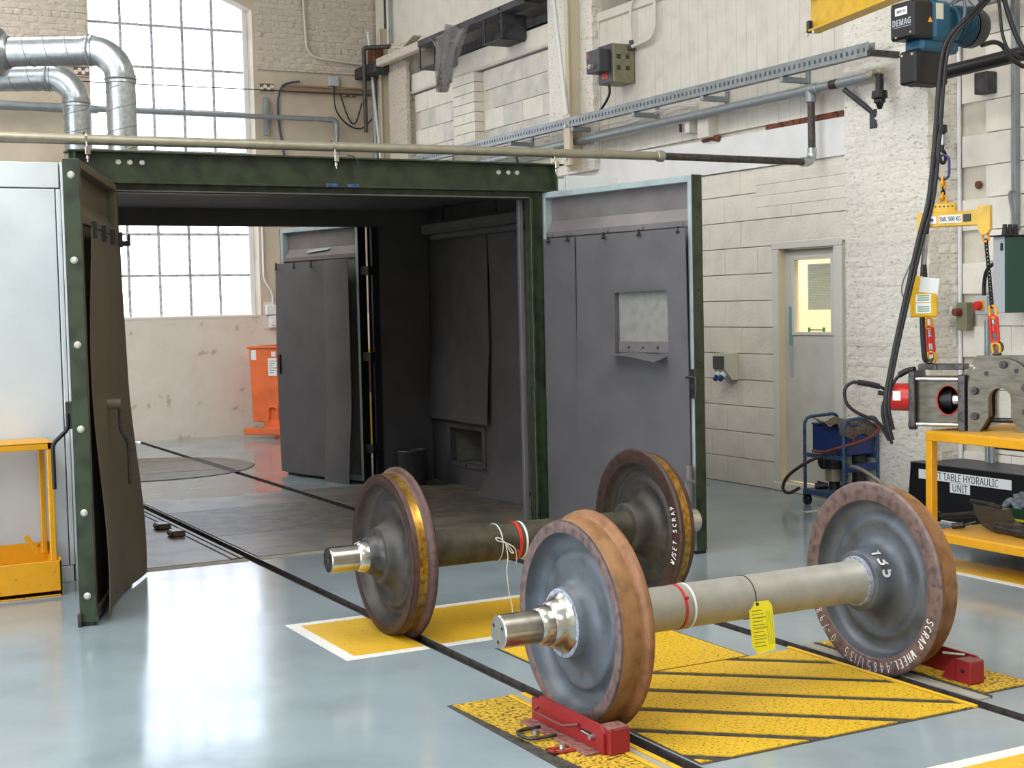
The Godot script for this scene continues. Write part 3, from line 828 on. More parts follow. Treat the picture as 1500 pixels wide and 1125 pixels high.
	part("warning_label", MB.new().span(V(-0.0095, 0.045, 0.07), V(-0.008, 0.1, 0.17)), M.redclean, cb)
	for i in 2:
		for j in 2:
			var lv := MB.new()
			for k in 4: lv.span(V(0.06 + i * 0.1 - 0.022, 0.115 + j * 0.105 + k * 0.011, 0.258), V(0.06 + i * 0.1 + 0.022, 0.115 + j * 0.105 + k * 0.011 + 0.007, 0.2635), 0.001)
			part("louvre", lv, M.blacksteel, cb)
	part("gland", MB.new().cyl(V(0.19, 0.33, 0.28), V(0.19, 0.39, 0.28), 0.022, 0.022, 10).span(V(0.16, 0.30, 0.25), V(0.22, 0.335, 0.3), 0.004), M.darkbox, cb)
	one("box_cable", MB.new().tube(curve([V(7.25, 3.65, -11.6), V(7.26, 3.56, -11.62), V(7.24, 3.45, -11.72), V(7.22, 3.40, -11.8)]), 0.012, 8), M.cable, "short black cable hanging under the olive control box down to the tray", "cable")
	one("conduit", MB.new().tube(pipe_path([V(7.376, 4.0, -11.4), V(7.376, 4.36, -11.4), V(7.376, 4.55, -11.2), V(7.376, 4.9, -11.2)], 0.05), 0.014, 10), M.plank, "straight cream conduit rising from the top of the control box", "conduit", "cream conduits")
	one("conduit", MB.new().tube(pipe_path([V(7.376, 3.98, -11.4), V(7.38, 4.0, -11.0), V(7.38, 4.9, -11.0)], 0.16, 10), 0.017, 10), M.plank, "cream conduit curving out to the right of the control box then upwards", "conduit", "cream conduits")

	# perforated cable tray on arms
	var tr := thing("cable_tray", "long perforated galvanised cable tray on bracket arms along the right wall", "cable tray", V(7.15, 3.32, -12.1))
	var ch := MB.new()
	ch.span(V(0, 0, -4.2), V(0.004, 0.03, 4.18)); ch.span(V(0, 0.062, -4.2), V(0.004, 0.095, 4.18))
	for k in 140: ch.span(V(0, 0.03, -4.2 + k * 0.06), V(0.004, 0.062, -4.2 + k * 0.06 + 0.034))
	ch.span(V(0.0041, 0, -4.2), V(0.06, 0.004, 4.18)); ch.span(V(0.056, 0.0041, -4.2), V(0.06, 0.095, 4.18))
	part("tray", ch, M.greypipe, tr)
	for z in [-3.3, -1.35, -0.05, 1.05, 2.12, 3.18]:
		var br := part("bracket_arm", MB.new().span(V(0.0, -0.045, z - 0.02), V(0.268, -0.002, z + 0.02), 0.003), M.greypipe, tr)
		part("wall_plate", MB.new().span(V(0.262, -0.13, z - 0.022), V(0.272, 0.07, z + 0.022), 0.003), M.greypipe, br)
	part("end_arm", MB.new().span(V(-0.02, -0.01, 4.18), V(0.26, 0.035, 4.22), 0.004), M.darksteel, tr)

	# big wall pipe with tee, clamps and valve
	var wp2 := thing("wall_pipe", "thick grey painted pipe running along the right wall below the tray", "pipe", V(7.28, 3.195, -11.5))
	part("pipe", MB.new().cyl(V(0, 0, -4.0), V(0, 0.0, 3.45), 0.036, 0.036, 18), M.greypipe, wp2)
	part("tape_band", MB.new().cyl(V(0, 0, 3.02), V(0, 0, 3.1), 0.0375, 0.0375, 18), M.darksteel, wp2)
	part("tee", MB.new().cyl(V(0, 0, 2.69), V(0, 0, 2.87), 0.043, 0.043, 18, 0.006).cyl(V(0, 0, 2.78), V(0, -0.1, 2.78), 0.042, 0.042, 18, 0.006), M.greypipe, wp2)
	part("valve", MB.new().cyl(V(0, 0, 3.45), V(0, 0, 3.52), 0.05, 0.05, 8).cyl(V(-0.03, 0.01, 3.5), V(-0.03, 0.01, 3.62), 0.03, 0.03, 8).cyl(V(-0.03, 0.0, 3.56), V(-0.1, 0.0, 3.56), 0.024, 0.024, 6), M.oldpipe, wp2)
	part("drain_trap", MB.new().lathe(V(-0.05, -0.01, 3.60), Vector3.DOWN, PackedVector2Array([V2(0, 0.03), V2(0.12, 0.03), V2(0.12, 0.055), V2(0.17, 0.06), V2(0.18, 0.04), V2(0.2, 0.045), V2(0.21, 0.03), V2(0.25, 0.015), V2(0.25, 0)]), 12), M.blacksteel, wp2)
	part("bracket_strut", MB.new().cyl(V(0.02, -0.05, 3.14), V(0.15, -0.26, 3.34), 0.022, 0.022, 6).span(V(0.12, -0.36, 3.30), V(0.145, -0.22, 3.38), 0.004).span(V(0.14, -0.39, 3.31), V(0.15, 0.0, 3.41), 0.002), M.girder, wp2)
	part("bracket_strut", MB.new().cyl(V(0.02, -0.05, -1.35), V(0.15, -0.26, -1.15), 0.02, 0.02, 6), M.creampaint, wp2)
	part("pipe_clip", MB.new().span(V(0.02, -0.14, 1.05), V(0.15, 0.05, 1.12), 0.006).span(V(0.05, -0.20, 1.2), V(0.155, 0.03, 1.36), 0.006), M.plank, wp2)
	part("hook", MB.new().cyl(V(0.05, -0.04, 0.95), V(0.05, -0.11, 0.95), 0.012, 0.012, 8), M.blacksteel, wp2)
	for k in 2:
		one("thin_line", MB.new().tube(curve([V(7.38, 3.30 + k * 0.03, -13.2), V(7.38, 3.27 + k * 0.04, -11.6), V(7.38, 3.33 + k * 0.01, -10.75), V(7.40, 3.30 + k * 0.02, -10.4)]), 0.006, 6), M.whitebar, ["lower thin white cable sagging between tray and wall pipe", "upper thin white cable sagging between tray and wall pipe"][k], "cable", "white cables under the tray")
	one("tray_cable", MB.new().tube(curve([V(7.25, 3.3, -13.9), V(7.2, 3.28, -13.7), V(7.2, 3.2, -13.45), V(7.22, 3.08, -13.4)]), 0.012, 6), M.cable, "black cable dropping from the tray towards the booth", "cable")
	# dark crusted stub on the boarding
	one("broken_stub", MB.new().box(V(7.41, 2.99, -10.15), V(0.05, 0.05, 0.16), 0.015, Basis(Vector3.RIGHT, 0.2)).box(V(7.41, 2.985, -10.28), V(0.04, 0.03, 0.1), 0.01), M.redbrick, "broken rusty brown stub on top of the white wall panel", "bracket")

	# industrial socket on the block wall
	var so := thing("wall_socket", "beige industrial socket box with grey lid and two blue plugs on block wall", "socket", V(XW, 0.9, -9.99))
	var prof := PackedVector2Array([V2(0, 0), V2(0.06, 0), V2(0.13, 0.09), V2(0.13, 0.23), V2(0, 0.23)])
	part("body", MB.new().prism(prof, 0.175, Transform3D(Basis(V(-1, 0, 0), V(0, 1, 0), V(0, 0, -1)), V(0, 0, 0.09))), M.boxbeige, so)
	part("lid", MB.new().span(V(-0.145, 0.095, -0.08), V(-0.128, 0.205, 0.065), 0.005), M.darkbox, so)
	for k in 2:
		var pl := part("socket_outlet", MB.new().cyl(V(-0.09, 0.06, -0.045 + k * 0.07), V(-0.125, 0.03, -0.045 + k * 0.07), 0.03, 0.028, 14), M.white, so)
		part("plug", MB.new().cyl(V(-0.12, 0.035, -0.045 + k * 0.07), V(-0.15, -0.005, -0.045 + k * 0.07), 0.026, 0.02, 14, 0.004), M.plugblue, pl)
	# right bay: trunking, pipe, cabinet, switch
	one("corner_strip", MB.new().span(V(7.68, 0.0, -7.60), V(7.70, 4.3, -7.575), 0.003), M.whitebar, "thin white vertical conduit in the corner between pier and block bay", "conduit")
	one("vertical_trunking", MB.new().span(V(7.65, 2.02, -7.075), V(7.70, 4.3, -7.035), 0.004), M.greypipe, "tall grey vertical trunking rising above the green cabinet", "trunking")
	one("vertical_pipe", MB.new().cyl(V(7.66, 0.0, -7.30), V(7.66, 1.40, -7.30), 0.022, 0.022, 12).cyl(V(7.64, 0.0, -7.24), V(7.64, 1.40, -7.24), 0.02, 0.02, 12), M.greypipe, "pair of grey vertical conduits below the red and yellow switch", "conduit")
	one("black_pipe", MB.new().cyl(V(7.32, 3.11, -7.68), V(7.32, 3.15, -6.0), 0.048, 0.05, 16), M.blacksteel, "black horizontal pipe on the right bay behind the hoist", "pipe")
	one("pipe_bracket", MB.new().span(V(7.60, 2.98, -7.36), V(7.70, 3.13, -7.24), 0.006), M.girder, "dark square bracket under the black horizontal pipe", "bracket")
	one("steel_angle", MB.new().span(V(7.45, 3.55, -7.6), V(7.52, 3.66, -5.8), 0.004), M.greypipe, "grey steel rail crossing the wall high behind the hoist motor", "rail")
	var cab := thing("control_cabinet", "grey sided control cabinet with dark green front at the right edge", "cabinet", V(7.42, 1.455, -7.02))
	part("body", MB.new().span(V(0, 0, 0), V(0.28, 0.515, 0.10), 0.004), M.greybox, cab)
	part("door", MB.new().span(V(0.0, 0.0, 0.10), V(0.28, 0.515, 0.12), 0.004), M.cabinetgreen, cab)
	part("rain_lip", MB.new().span(V(-0.03, 0.516, -0.02), V(0.28, 0.524, 0.15), 0.002), M.blacksteel, cab)
	part("latch", MB.new().span(V(-0.008, 0.42, 0.07), V(0.0, 0.47, 0.09), 0.002), M.darksteel, cab)
	for k in 3: part("gland", MB.new().cyl(V(0.08 + 0.05 * k, 0.524, 0.03), V(0.08 + 0.05 * k, 0.60, 0.03), 0.022, 0.014, 10), M.cable, cab)
	one("cabinet_cable", MB.new().tube(curve([V(7.54, 2.05, -6.92), V(7.53, 2.15, -6.95), V(7.56, 2.26, -7.0), V(7.62, 2.28, -7.02)]), 0.012, 8), M.hosegrey, "grey cable looping from the cabinet top into the trunking", "cable")
	var es := thing("stop_switch", "grey switch box with red knob on yellow plate beside the green cabinet", "switch", V(7.60, 1.44, -7.36))
	part("body", MB.new().span(V(0, 0, 0), V(0.1, 0.135, 0.11), 0.006), M.greybox, es)
	part("plate", MB.new().span(V(-0.008, 0.03, 0.025), V(0.0, 0.1, 0.09), 0.002), M.yellow, es)
	part("knob", MB.new().cyl(V(-0.008, 0.065, 0.05), V(-0.045, 0.065, 0.05), 0.034, 0.03, 18, 0.004), M.redclean, es)
	one("switch_cable", MB.new().tube(curve([V(7.64, 1.575, -7.31), V(7.64, 1.65, -7.31), V(7.62, 1.74, -7.27), V(7.60, 1.79, -7.19), V(7.56, 1.80, -7.03)]), 0.014, 8), M.cable, "black cable arching from the red knob switch to the cabinet side", "cable")
	var bz := thing("indicator_unit", "small brown panel with a dark red lamp beside the hanging chain", "control", V(7.62, 1.33, -7.56))
	part("plate", MB.new().span(V(0, 0, 0), V(0.07, 0.2, 0.1), 0.004), M.olivebox, bz)
	part("lamp", MB.new().cyl(V(0, 0.13, 0.04), V(-0.06, 0.13, 0.04), 0.03, 0.026, 12, 0.003), M.hosered, bz)
	one("wall_hole", MB.new().cyl(V(7.697, 2.36, -7.42), V(7.71, 2.36, -7.42), 0.03, 0.03, 8), M.redbrick, "dark hole knocked into a block beside the pier", "hole")

# ---------------------------------------------------------------- floor
func poly_plate(par: Node, called: String, poly: PackedVector2Array, y0: float, y1: float, m: Material) -> void:
	# poly in (x, z); extruded upwards
	var q := PackedVector2Array()
	for v in poly: q.append(V2(v.x, -v.y))
	part(called, MB.new().prism(q, y1 - y0, Transform3D(Basis(Vector3.RIGHT, -PI / 2), V(0, y0, 0))), m, par)

func rect(x0: float, z0: float, x1: float, z1: float) -> PackedVector2Array:
	return PackedVector2Array([V2(x0, z0), V2(x1, z0), V2(x1, z1), V2(x0, z1)])

func floor_work() -> void:
	var fl := struct("floor", MB.new().span(V(-9.3, -0.35, -18.1), V(8.1, -0.061, 7.3)), M.concrete)
	for q in [[2.695, 2.765], [4.07, 4.145]]: part("rail_groove", MB.new().span(V(q[0], -0.0605, ZB), V(q[1], -0.032, 7.0)).span(V(q[0], -0.0315, ZB), V(q[0] + 0.003, 0.0003, 7.0)).span(V(q[1] - 0.003, -0.0315, ZB), V(q[1], 0.0003, 7.0)), M.groove, fl)
	part("slab", MB.new().span(V(-9.0, -0.06, ZB), V(2.695, 0, 7.0)), M.floor, fl)
	part("slab", MB.new().span(V(2.765, -0.06, ZB), V(4.07, 0, 7.0)), M.floor, fl)
	part("slab", MB.new().span(V(4.145, -0.06, ZB), V(7.74, 0, 7.0)), M.floor, fl)
	# yellow painted crossing with white border, cut by the rail groove
	for q in [[2.335, 2.688], [2.772, 3.98]]: part("painted_band", MB.new().span(V(q[0], 0, -6.74), V(q[1], 0.0015, -6.01)), M.yellowpaint, fl)
	for z in [[-6.80, -6.74], [-6.01, -5.95]]:
		for q in [[2.275, 2.688], [2.772, 4.04]]: part("painted_line", MB.new().span(V(q[0], 0, z[0]), V(q[1], 0.0015, z[1])), M.whitepaint, fl)
	part("painted_line", MB.new().span(V(2.275, 0, -6.74), V(2.335, 0.0015, -6.01)), M.whitepaint, fl)
	part("painted_line", MB.new().span(V(3.98, 0, -6.74), V(4.04, 0.0015, -6.01)), M.whitepaint, fl)
	# near band at the bottom right and the walkway by the table
	part("painted_line", MB.new().span(V(2.772, 0, -3.51), V(4.05, 0.0015, -3.45)), M.whitepaint, fl)
	part("painted_line", MB.new().span(V(4.16, 0, -3.51), V(5.0, 0.0015, -3.45)), M.whitepaint, fl)
	part("painted_band", MB.new().span(V(2.772, 0, -3.45), V(4.05, 0.0015, -2.75)), M.yellowpaint, fl)
	part("painted_band", MB.new().span(V(4.16, 0, -3.45), V(5.0, 0.0015, -2.75)), M.yellowpaint, fl)
	part("painted_line", MB.new().span(V(5.95, 0, -6.6), V(6.005, 0.0015, -2.0)), M.whitepaint, fl)
	part("painted_band", MB.new().span(V(6.005, 0, -6.6), V(6.30, 0.0015, -2.0)), M.yellowpaint, fl)
	part("painted_line", MB.new().span(V(6.80, 0, -8.30), V(6.95, 0.0015, -8.24)), M.whitepaint, fl)
	part("painted_band", MB.new().span(V(6.86, 0, -8.24), V(6.95, 0.0015, -8.0)), M.yellowpaint, fl)
	# lift table: dark base, striped chequer plates between the rails
	part("lift_base", MB.new().span(V(2.775, 0, -5.04), V(4.055, 0.001, -3.93)), M.stripe, fl)
	var region := PackedVector2Array([V2(2.785, -5.03), V2(4.045, -5.03), V2(4.045, -3.945), V2(2.785, -3.945)])
	var u := V2(0.758, 0.652); var nn := V2(-0.652, 0.758)
	var offs := [-6.9, -6.24, -5.965, -5.69, -5.415, -5.14, -4.865, -4.3]
	for k in offs.size() - 1:
		var a: float = offs[k] + 0.027; var c: float = offs[k + 1] - 0.027
		var band := PackedVector2Array([u * -6.0 + nn * a, u * 6.0 + nn * a, u * 6.0 + nn * c, u * -6.0 + nn * c])
		for pl in Geometry2D.intersect_polygons(region, band):
			poly_plate(fl, "chequer_plate", pl, 0.0, 0.005, M.yellowplate)
	poly_plate(fl, "chequer_plate", rect(2.955, -5.78, 3.815, -5.045), 0.0, 0.005, M.yellowplate)
	part("plate_edge", MB.new().span(V(2.94, 0, -5.79), V(3.83, 0.0015, -5.04)), M.stripe, fl)
	poly_plate(fl, "chequer_plate", PackedVector2Array([V2(2.365, -5.035), V2(2.605, -5.035), V2(2.605, -2.5), V2(2.50, -2.5)]), 0.0, 0.006, M.yellowworn)
	poly_plate(fl, "chequer_plate", rect(4.235, -5.06, 4.50, -4.06), 0.0, 0.006, M.yellowworn)
	part("plate_edge", MB.new().span(V(2.345, 0, -5.05), V(2.62, 0.0015, -2.5)), M.stripe, fl)
	part("plate_edge", MB.new().span(V(4.22, 0, -5.075), V(4.515, 0.0015, -4.05)), M.stripe, fl)
	for q in [[2.612, 2.632], [2.672, 2.692]]: part("rail_edge", MB.new().span(V(q[0], 0, -5.035), V(q[1], 0.010, -2.5), 0.002), M.yellowpaint, fl)
	part("rail_head", MB.new().span(V(2.634, 0, -5.035), V(2.670, 0.004, -2.5)), M.concrete, fl)
	part("rail_edge", MB.new().span(V(4.05, 0.0, -5.06), V(4.068, 0.012, -3.93), 0.002), M.yellowpaint, fl)
	part("rail_head", MB.new().span(V(4.148, 0, -5.06), V(4.205, 0.005, -4.0)), M.concrete, fl)
	part("rail_edge", MB.new().span(V(4.207, 0, -5.06), V(4.218, 0.010, -4.0), 0.002), M.stripe, fl)
	# steel plates on the booth floor
	for q in [[2.78, -9.75, 4.05, -8.80, "boothplate"], [2.78, -11.1, 4.05, -9.76, "boothchequer"], [2.78, -11.85, 4.05, -11.11, "boothplate"],
			[1.22, -10.2, 2.60, -8.80, "boothplate"], [1.22, -11.85, 2.60, -10.21, "boothplate"], [4.165, -9.75, 5.44, -8.80, "boothplate"], [4.165, -11.1, 5.44, -9.76, "boothchequer"], [4.165, -11.85, 5.44, -11.11, "boothplate"]]:
		poly_plate(fl, "floor_plate", rect(q[0], q[1], q[2], q[3]), 0.0, 0.006, M[q[4]])
	for q in [[2.605, 2.645], [2.66, 2.69]]: part("rail_edge", MB.new().span(V(q[0], 0, -11.85), V(q[1], 0.012, -8.80), 0.002), M.boothplate, fl)
	for z in [-10.35, -9.95]: part("rail_block", MB.new().span(V(2.50, 0.006, z - 0.07), V(2.60, 0.05, z + 0.07), 0.012), M.oilsteel, fl)
	part("threshold", MB.new().span(V(1.95, 0, -8.795), V(2.688, 0.003, -8.70)), M.concrete, fl)
	part("threshold", MB.new().span(V(2.772, 0, -8.795), V(4.058, 0.003, -8.70)), M.concrete, fl)
	part("threshold", MB.new().span(V(4.16, 0, -8.795), V(4.80, 0.003, -8.70)), M.concrete, fl)
	# turntable plates in the far floor
	var circ := PackedVector2Array()
	for k in 64: circ.append(V2(3.41 + 1.11 * cos(TAU * k / 64), -14.5 + 1.11 * sin(TAU * k / 64)))
	poly_plate(fl, "turntable_rim", circ, 0.0, 0.001, M.stripe)
	var inner := PackedVector2Array()
	for v in circ: inner.append(V2(3.41, -14.5) + (v - V2(3.41, -14.5)) * 0.985)
	for xr in [[2.0, 2.685], [2.775, 4.055], [4.16, 5.0]]:
		for zr in [[-16.0, -15.05], [-15.035, -14.0], [-13.985, -13.0]]:
			for pl in Geometry2D.intersect_polygons(inner, rect(xr[0], zr[0], xr[1], zr[1])): poly_plate(fl, "turntable_plate", pl, 0.0, 0.006, M.turntable)

# ---------------------------------------------------------------- blast booth
func rubber(x0: float, x1: float, y0: float, y1: float, f: Callable, nx := 14, ny := 22) -> MB:
	var rows := []
	for i in ny + 1:
		var r := []
		var y := lerpf(y1, y0, float(i) / ny)
		for j in nx + 1:
			var x := lerpf(x0, x1, float(j) / nx)
			r.append(V(x, y, f.call(x, y)))
		rows.append(r)
	return MB.new().sheet(rows, 0.006, true)

func door_panel(par: Node, xf: Transform3D, L: float, fm: Material, edge: Material, rm: Material, pan: Material, ledge_y := 2.045) -> Node3D:
	var d := Node3D.new()
	put(d, "door", par)
	d.transform = xf
	var f := MB.new()
	var T := 0.08
	f.span(V(0, 0.02, -T), V(0.045, 2.36, 0), 0.004); f.span(V(L - 0.045, 0.02, -T), V(L - 0.004, 2.36, 0), 0.004)
	f.span(V(0.0455, 2.318, -T), V(L - 0.0455, 2.36, 0), 0.004); f.span(V(0.0455, 0.02, -T), V(L - 0.0455, 0.07, 0), 0.004)
	part("door_frame", f, fm, d)
	part("edge_channel", MB.new().span(V(L - 0.004, 0.02, -T), V(L + 0.006, 2.362, 0.004), 0.002), edge, d)
	part("edge_channel", MB.new().span(V(-0.006, 0.02, -T), V(0.0, 2.362, 0.0), 0.002), edge, d)
	part("back_sheet", MB.new().span(V(0.01, 0.03, -T - 0.004), V(L - 0.01, 2.35, -T + 0.006)), edge, d)
	var pn := MB.new()
	pn.quad(V(0.045, 2.16, -0.058), V(L - 0.045, 2.16, -0.058), V(L - 0.045, 2.318, -0.058), V(0.045, 2.318, -0.058), Vector3.BACK)
	pn.quad(V(0.045, 2.16, -0.058), V(L - 0.045, 2.16, -0.058), V(L - 0.045, 2.085, -0.012), V(0.045, 2.085, -0.012), V(0, 0.52, 0.85))
	pn.span(V(0.045, ledge_y, -0.02), V(L - 0.045, 2.085, -0.004), 0.002)
	pn.span(V(0.045, 0.07, -0.03), V(L - 0.045, ledge_y, -0.02))
	part("recess_pan", pn, pan, d)
	part("seal_strip", MB.new().span(V(0.0, 0.0, -T), V(L, 0.022, -0.01), 0.004), M.cable, d)
	return d

func booth() -> void:
	var b := thing("blast_booth", "dark green steel shot blast booth with open rubber lined doors and white cladding", "blast booth", V(0, 0, 0))
	# front lintel: I-beam with bolts, lower header
	var bm := MB.new()
	bm.span(V(1.674, 2.36, -8.715), V(4.973, 2.55, -8.70))
	bm.span(V(1.66, 2.545, -8.80), V(5.02, 2.557, -8.645), 0.002)
	bm.span(V(1.76, 2.362, -8.80), V(4.975, 2.378, -8.645), 0.002)
	for x in [1.69, 4.955]: bm.span(V(x, 2.378, -8.71), V(x + 0.012, 2.545, -8.65))
	var beam := part("lintel_beam", bm, M.green, b)
	for x in [1.961, 2.030, 2.103, 4.532, 4.606, 4.674]: part("bolt", MB.new().cyl(V(x, 2.492, -8.702), V(x, 2.492, -8.688), 0.018, 0.016, 14, 0.003), M.bolt, beam)
	part("header", MB.new().span(V(1.88, 2.312, -8.78), V(4.87, 2.362, -8.70), 0.003), M.green, b)
	part("header_lip", MB.new().span(V(1.92, 2.318, -8.70), V(4.76, 2.326, -8.685), 0.001), M.doorpan, b)
	for q in [[4.775, 4.865], [1.87, 1.93]]: part("post", MB.new().span(V(q[0], 0, -8.79), V(q[1], 2.32, -8.69), 0.005), M.green, b)
	part("post_lip", MB.new().span(V(4.755, 0, -8.70), V(4.775, 2.32, -8.66), 0.003), M.green, b)
	part("lining_edge", MB.new().span(V(4.715, 0, -8.80), V(4.752, 2.315, -8.76), 0.006), M.rubber, b)
	# sensors and lead on the lower flange
	for x in [3.255, 3.40]: part("sensor", MB.new().span(V(x, 2.362, -8.645), V(x + 0.075, 2.385, -8.62), 0.002), M.bluetube, b)
	part("sensor_lead", MB.new().tube(curve([V(3.46, 2.375, -8.63), V(3.50, 2.45, -8.62), V(3.46, 2.55, -8.63), V(3.42, 2.57, -8.66)]), 0.004, 6), M.cable, b)
	# shell
	part("roof", MB.new().span(V(1.10, 2.47, -11.97), V(5.50, 2.476, -8.81)), M.rubber, b)
	part("ceiling_sheet", MB.new().span(V(1.2, 2.455, -11.85), V(5.42, 2.468, -8.82)), M.rubber, b)
	part("ceiling_patch", MB.new().box(V(2.35, 2.44, -9.9), V(0.9, 0.012, 1.4), 0.003, Basis(Vector3.BACK, 0.03)), M.rubberbrown, b)
	for q in [[V(1.10, 0, -11.89), V(1.18, 2.468, -8.81)], [V(1.10, 0, -8.80), V(1.87, 2.468, -8.76)], [V(4.866, 0, -8.80), V(5.50, 2.468, -8.76)],
			[V(1.10, 0, -11.97), V(1.9, 2.311, -11.90)], [V(4.885, 0, -11.97), V(5.50, 2.311, -11.90)], [V(1.10, 2.312, -11.97), V(5.50, 2.469, -11.90)]]:
		part("shell_panel", MB.new().span(q[0], q[1]), M.rubber, b)
	# inner right wall with hatch
	var rw := MB.new()
	rw.span(V(5.45, 0, -11.89), V(5.50, 2.469, -11.50)); rw.span(V(5.45, 0, -10.86), V(5.50, 2.469, -8.81))
	rw.span(V(5.45, 0, -11.50), V(5.50, 0.205, -10.86)); rw.span(V(5.45, 0.51, -11.50), V(5.50, 2.47, -10.86))
	part("lining_wall", rw, M.rubber, b)
	var ht := part("hatch", MB.new().span(V(5.438, 0.17, -11.55), V(5.449, 0.208, -10.80)).span(V(5.438, 0.508, -11.55), V(5.449, 0.545, -10.80)).span(V(5.438, 0.2085, -11.55), V(5.449, 0.5075, -11.50)).span(V(5.438, 0.2085, -10.86), V(5.449, 0.5075, -10.80)), M.rubber, b)
	part("hatch_duct", MB.new().span(V(5.50, 0.17, -11.55), V(5.85, 0.19, -10.8)).span(V(5.50, 0.51, -11.55), V(5.85, 0.53, -10.8)).span(V(5.50, 0.191, -11.55), V(5.85, 0.509, -11.52)).span(V(5.50, 0.191, -10.84), V(5.85, 0.509, -10.8)).span(V(5.851, 0.17, -11.55), V(5.87, 0.53, -10.8)), M.port, ht)
	for z in [-11.52, -11.18, -10.83]: part("bolt", MB.new().cyl(V(5.438, 0.188, z), V(5.43, 0.188, z), 0.012, 0.012, 6), M.darksteel, ht)
	# curled rubber sheets on the inner right wall
	part("rubber_sheet", rubber_wall(-11.80, -10.66, 0.57), M.rubber, b)
	part("rubber_sheet", rubber_wall(-10.60, -9.80, 0.0), M.rubber, b)
	part("rubber_sheet", rubber_wall(-9.78, -8.95, 0.0), M.rubber, b)
	var lmp := part("lamp_housing", MB.new().span(V(5.20, 2.22, -11.5), V(5.36, 2.32, -9.6), 0.02), M.rubber, b)
	part("lamp_tube", MB.new().cyl(V(5.28, 2.20, -11.4), V(5.28, 2.20, -9.7), 0.035, 0.035, 12), M.rubber, lmp)
	for z in [-11.2, -10.2]: part("lamp_strap", MB.new().cyl(V(5.28, 2.3, z), V(5.28, 2.46, z), 0.01, 0.01, 6), M.darksteel, lmp)
	# back frame post beside the gap
	part("back_post", MB.new().span(V(4.885, 0, -11.96), V(4.95, 2.31, -11.86), 0.004), M.blacksteel, b)
	# white cladding
	for q in [[-1.5, 0.10, 0.55, 2.32], [0.56, 0.10, 1.575, 2.32], [1.582, 0.10, 1.608, 2.32], [-1.5, 2.328, 1.60, 2.475], [1.612, 0.0, 1.672, 2.48], [-1.5, 0.0, 1.60, 0.095], [4.975, 0.0, 5.035, 2.455], [5.04, 0.0, 5.465, 2.478]]:
		part("cladding_panel", MB.new().span(V(q[0], q[1], -8.70), V(q[2], q[3], -8.652), 0.003), M.cladding, b)
	part("cladding_core", MB.new().span(V(-1.5, 0, -11.9), V(1.09, 2.46, -8.701)), M.cladding, b)
	part("cladding_side", MB.new().span(V(5.89, 0, -11.9), V(5.92, 0.6, -10.6), 0.003), M.cladding, b)

	# front right door, seen from its rubber lined inside
	var H := V(4.87, 0, -8.72); var E := V(5.13, 0, -7.27)
	var L := (E - H).length(); var x := (E - H).normalized()
	var dr := door_panel(b, Transform3D(Basis(x, Vector3.UP, x.cross(Vector3.UP)), H), L, M.doorframeblue, M.green, M.rubber, M.doorpan)
	part("rubber_sheet", rubber(0.05, 0.372, 0.03, 2.035, func(a, y): return 0.022 + 0.006 * sin(a * 9.0 + y)), M.rubber, dr)
	# wide sheet leaves the viewing port free: three pieces of one skin
	var fz := func(a: float, y: float) -> float: return 0.03 + 0.012 * sin(a * 3.2 + y * 1.3) + 0.02 * exp(-pow((a - 1.30) / 0.15, 2.0)) * smoothstep(0.9, 0.2, y) + 0.012 * exp(-pow((y - 1.70) / 0.06, 2.0)) * smoothstep(0.7, 0.8, a) * smoothstep(1.35, 1.2, a)
	var ws := MB.new()
	for q in [[0.395, 1.445, 1.655, 2.035, 20, 8], [0.395, 0.772, 1.245, 1.655, 8, 8], [1.268, 1.445, 1.245, 1.655, 5, 8], [0.395, 1.445, 0.035, 1.245, 20, 16]]:
		var t := rubber(q[0], q[1], q[2], q[3], fz, q[4], q[5])
		var off := ws.p.size()
		ws.p.append_array(t.p); ws.n.append_array(t.n); ws.u.append_array(t.u)
		for i in t.ix: ws.ix.append(i + off)
	var wsp := part("rubber_sheet", ws, M.rubber, dr)
	for s in [0.115, 0.317, 0.684, 1.024, 1.381]:
		part("hook", MB.new().span(V(s - 0.012, 2.004, 0.034), V(s + 0.016, 2.02, 0.046), 0.002).span(V(s - 0.006, 2.02, 0.03), V(s + 0.006, 2.05, 0.04), 0.002), M.cable, dr)
		part("bolt", MB.new().cyl(V(s, 2.062, -0.006), V(s, 2.062, 0.004), 0.012, 0.01, 10), M.doorpan, dr)
	# viewing port: recessed metal plate with riveted strip, flap folded out below
	var pt := part("viewing_port", MB.new().span(V(0.76, 1.235, -0.018), V(1.28, 1.67, -0.012)), M.port, dr)
	part("port_strip", MB.new().span(V(0.78, 1.255, -0.012), V(1.265, 1.33, 0.002), 0.003), M.doorpan, pt)
	for s in [0.88, 1.01, 1.15]: part("rivet", MB.new().cyl(V(s, 1.29, 0.0), V(s, 1.29, 0.01), 0.01, 0.006, 8), M.darksteel, pt)
	part("port_side", MB.new().span(V(0.768, 1.245, -0.015), V(0.776, 1.655, 0.03)).span(V(0.772, 1.648, -0.015), V(1.268, 1.66, 0.025)), M.rubber, pt)
	var fr := []
	for i in 6:
		var t := float(i) / 5; var r := []
		for j in 12:
			var s := float(j) / 11
			r.append(V(0.772 + 0.49 * s + 0.01 * t, 1.247 + 0.012 * sin(s * 4.0) - t * 0.03 * s, 0.035 + t * 0.12))
		fr.append(r)
	part("port_flap", MB.new().sheet(fr, 0.006, true), M.rubber, dr)
	var lt := part("latch", MB.new().span(V(L - 0.03, 0.98, -0.01), V(L + 0.02, 1.16, 0.02), 0.004), M.darksteel, dr)
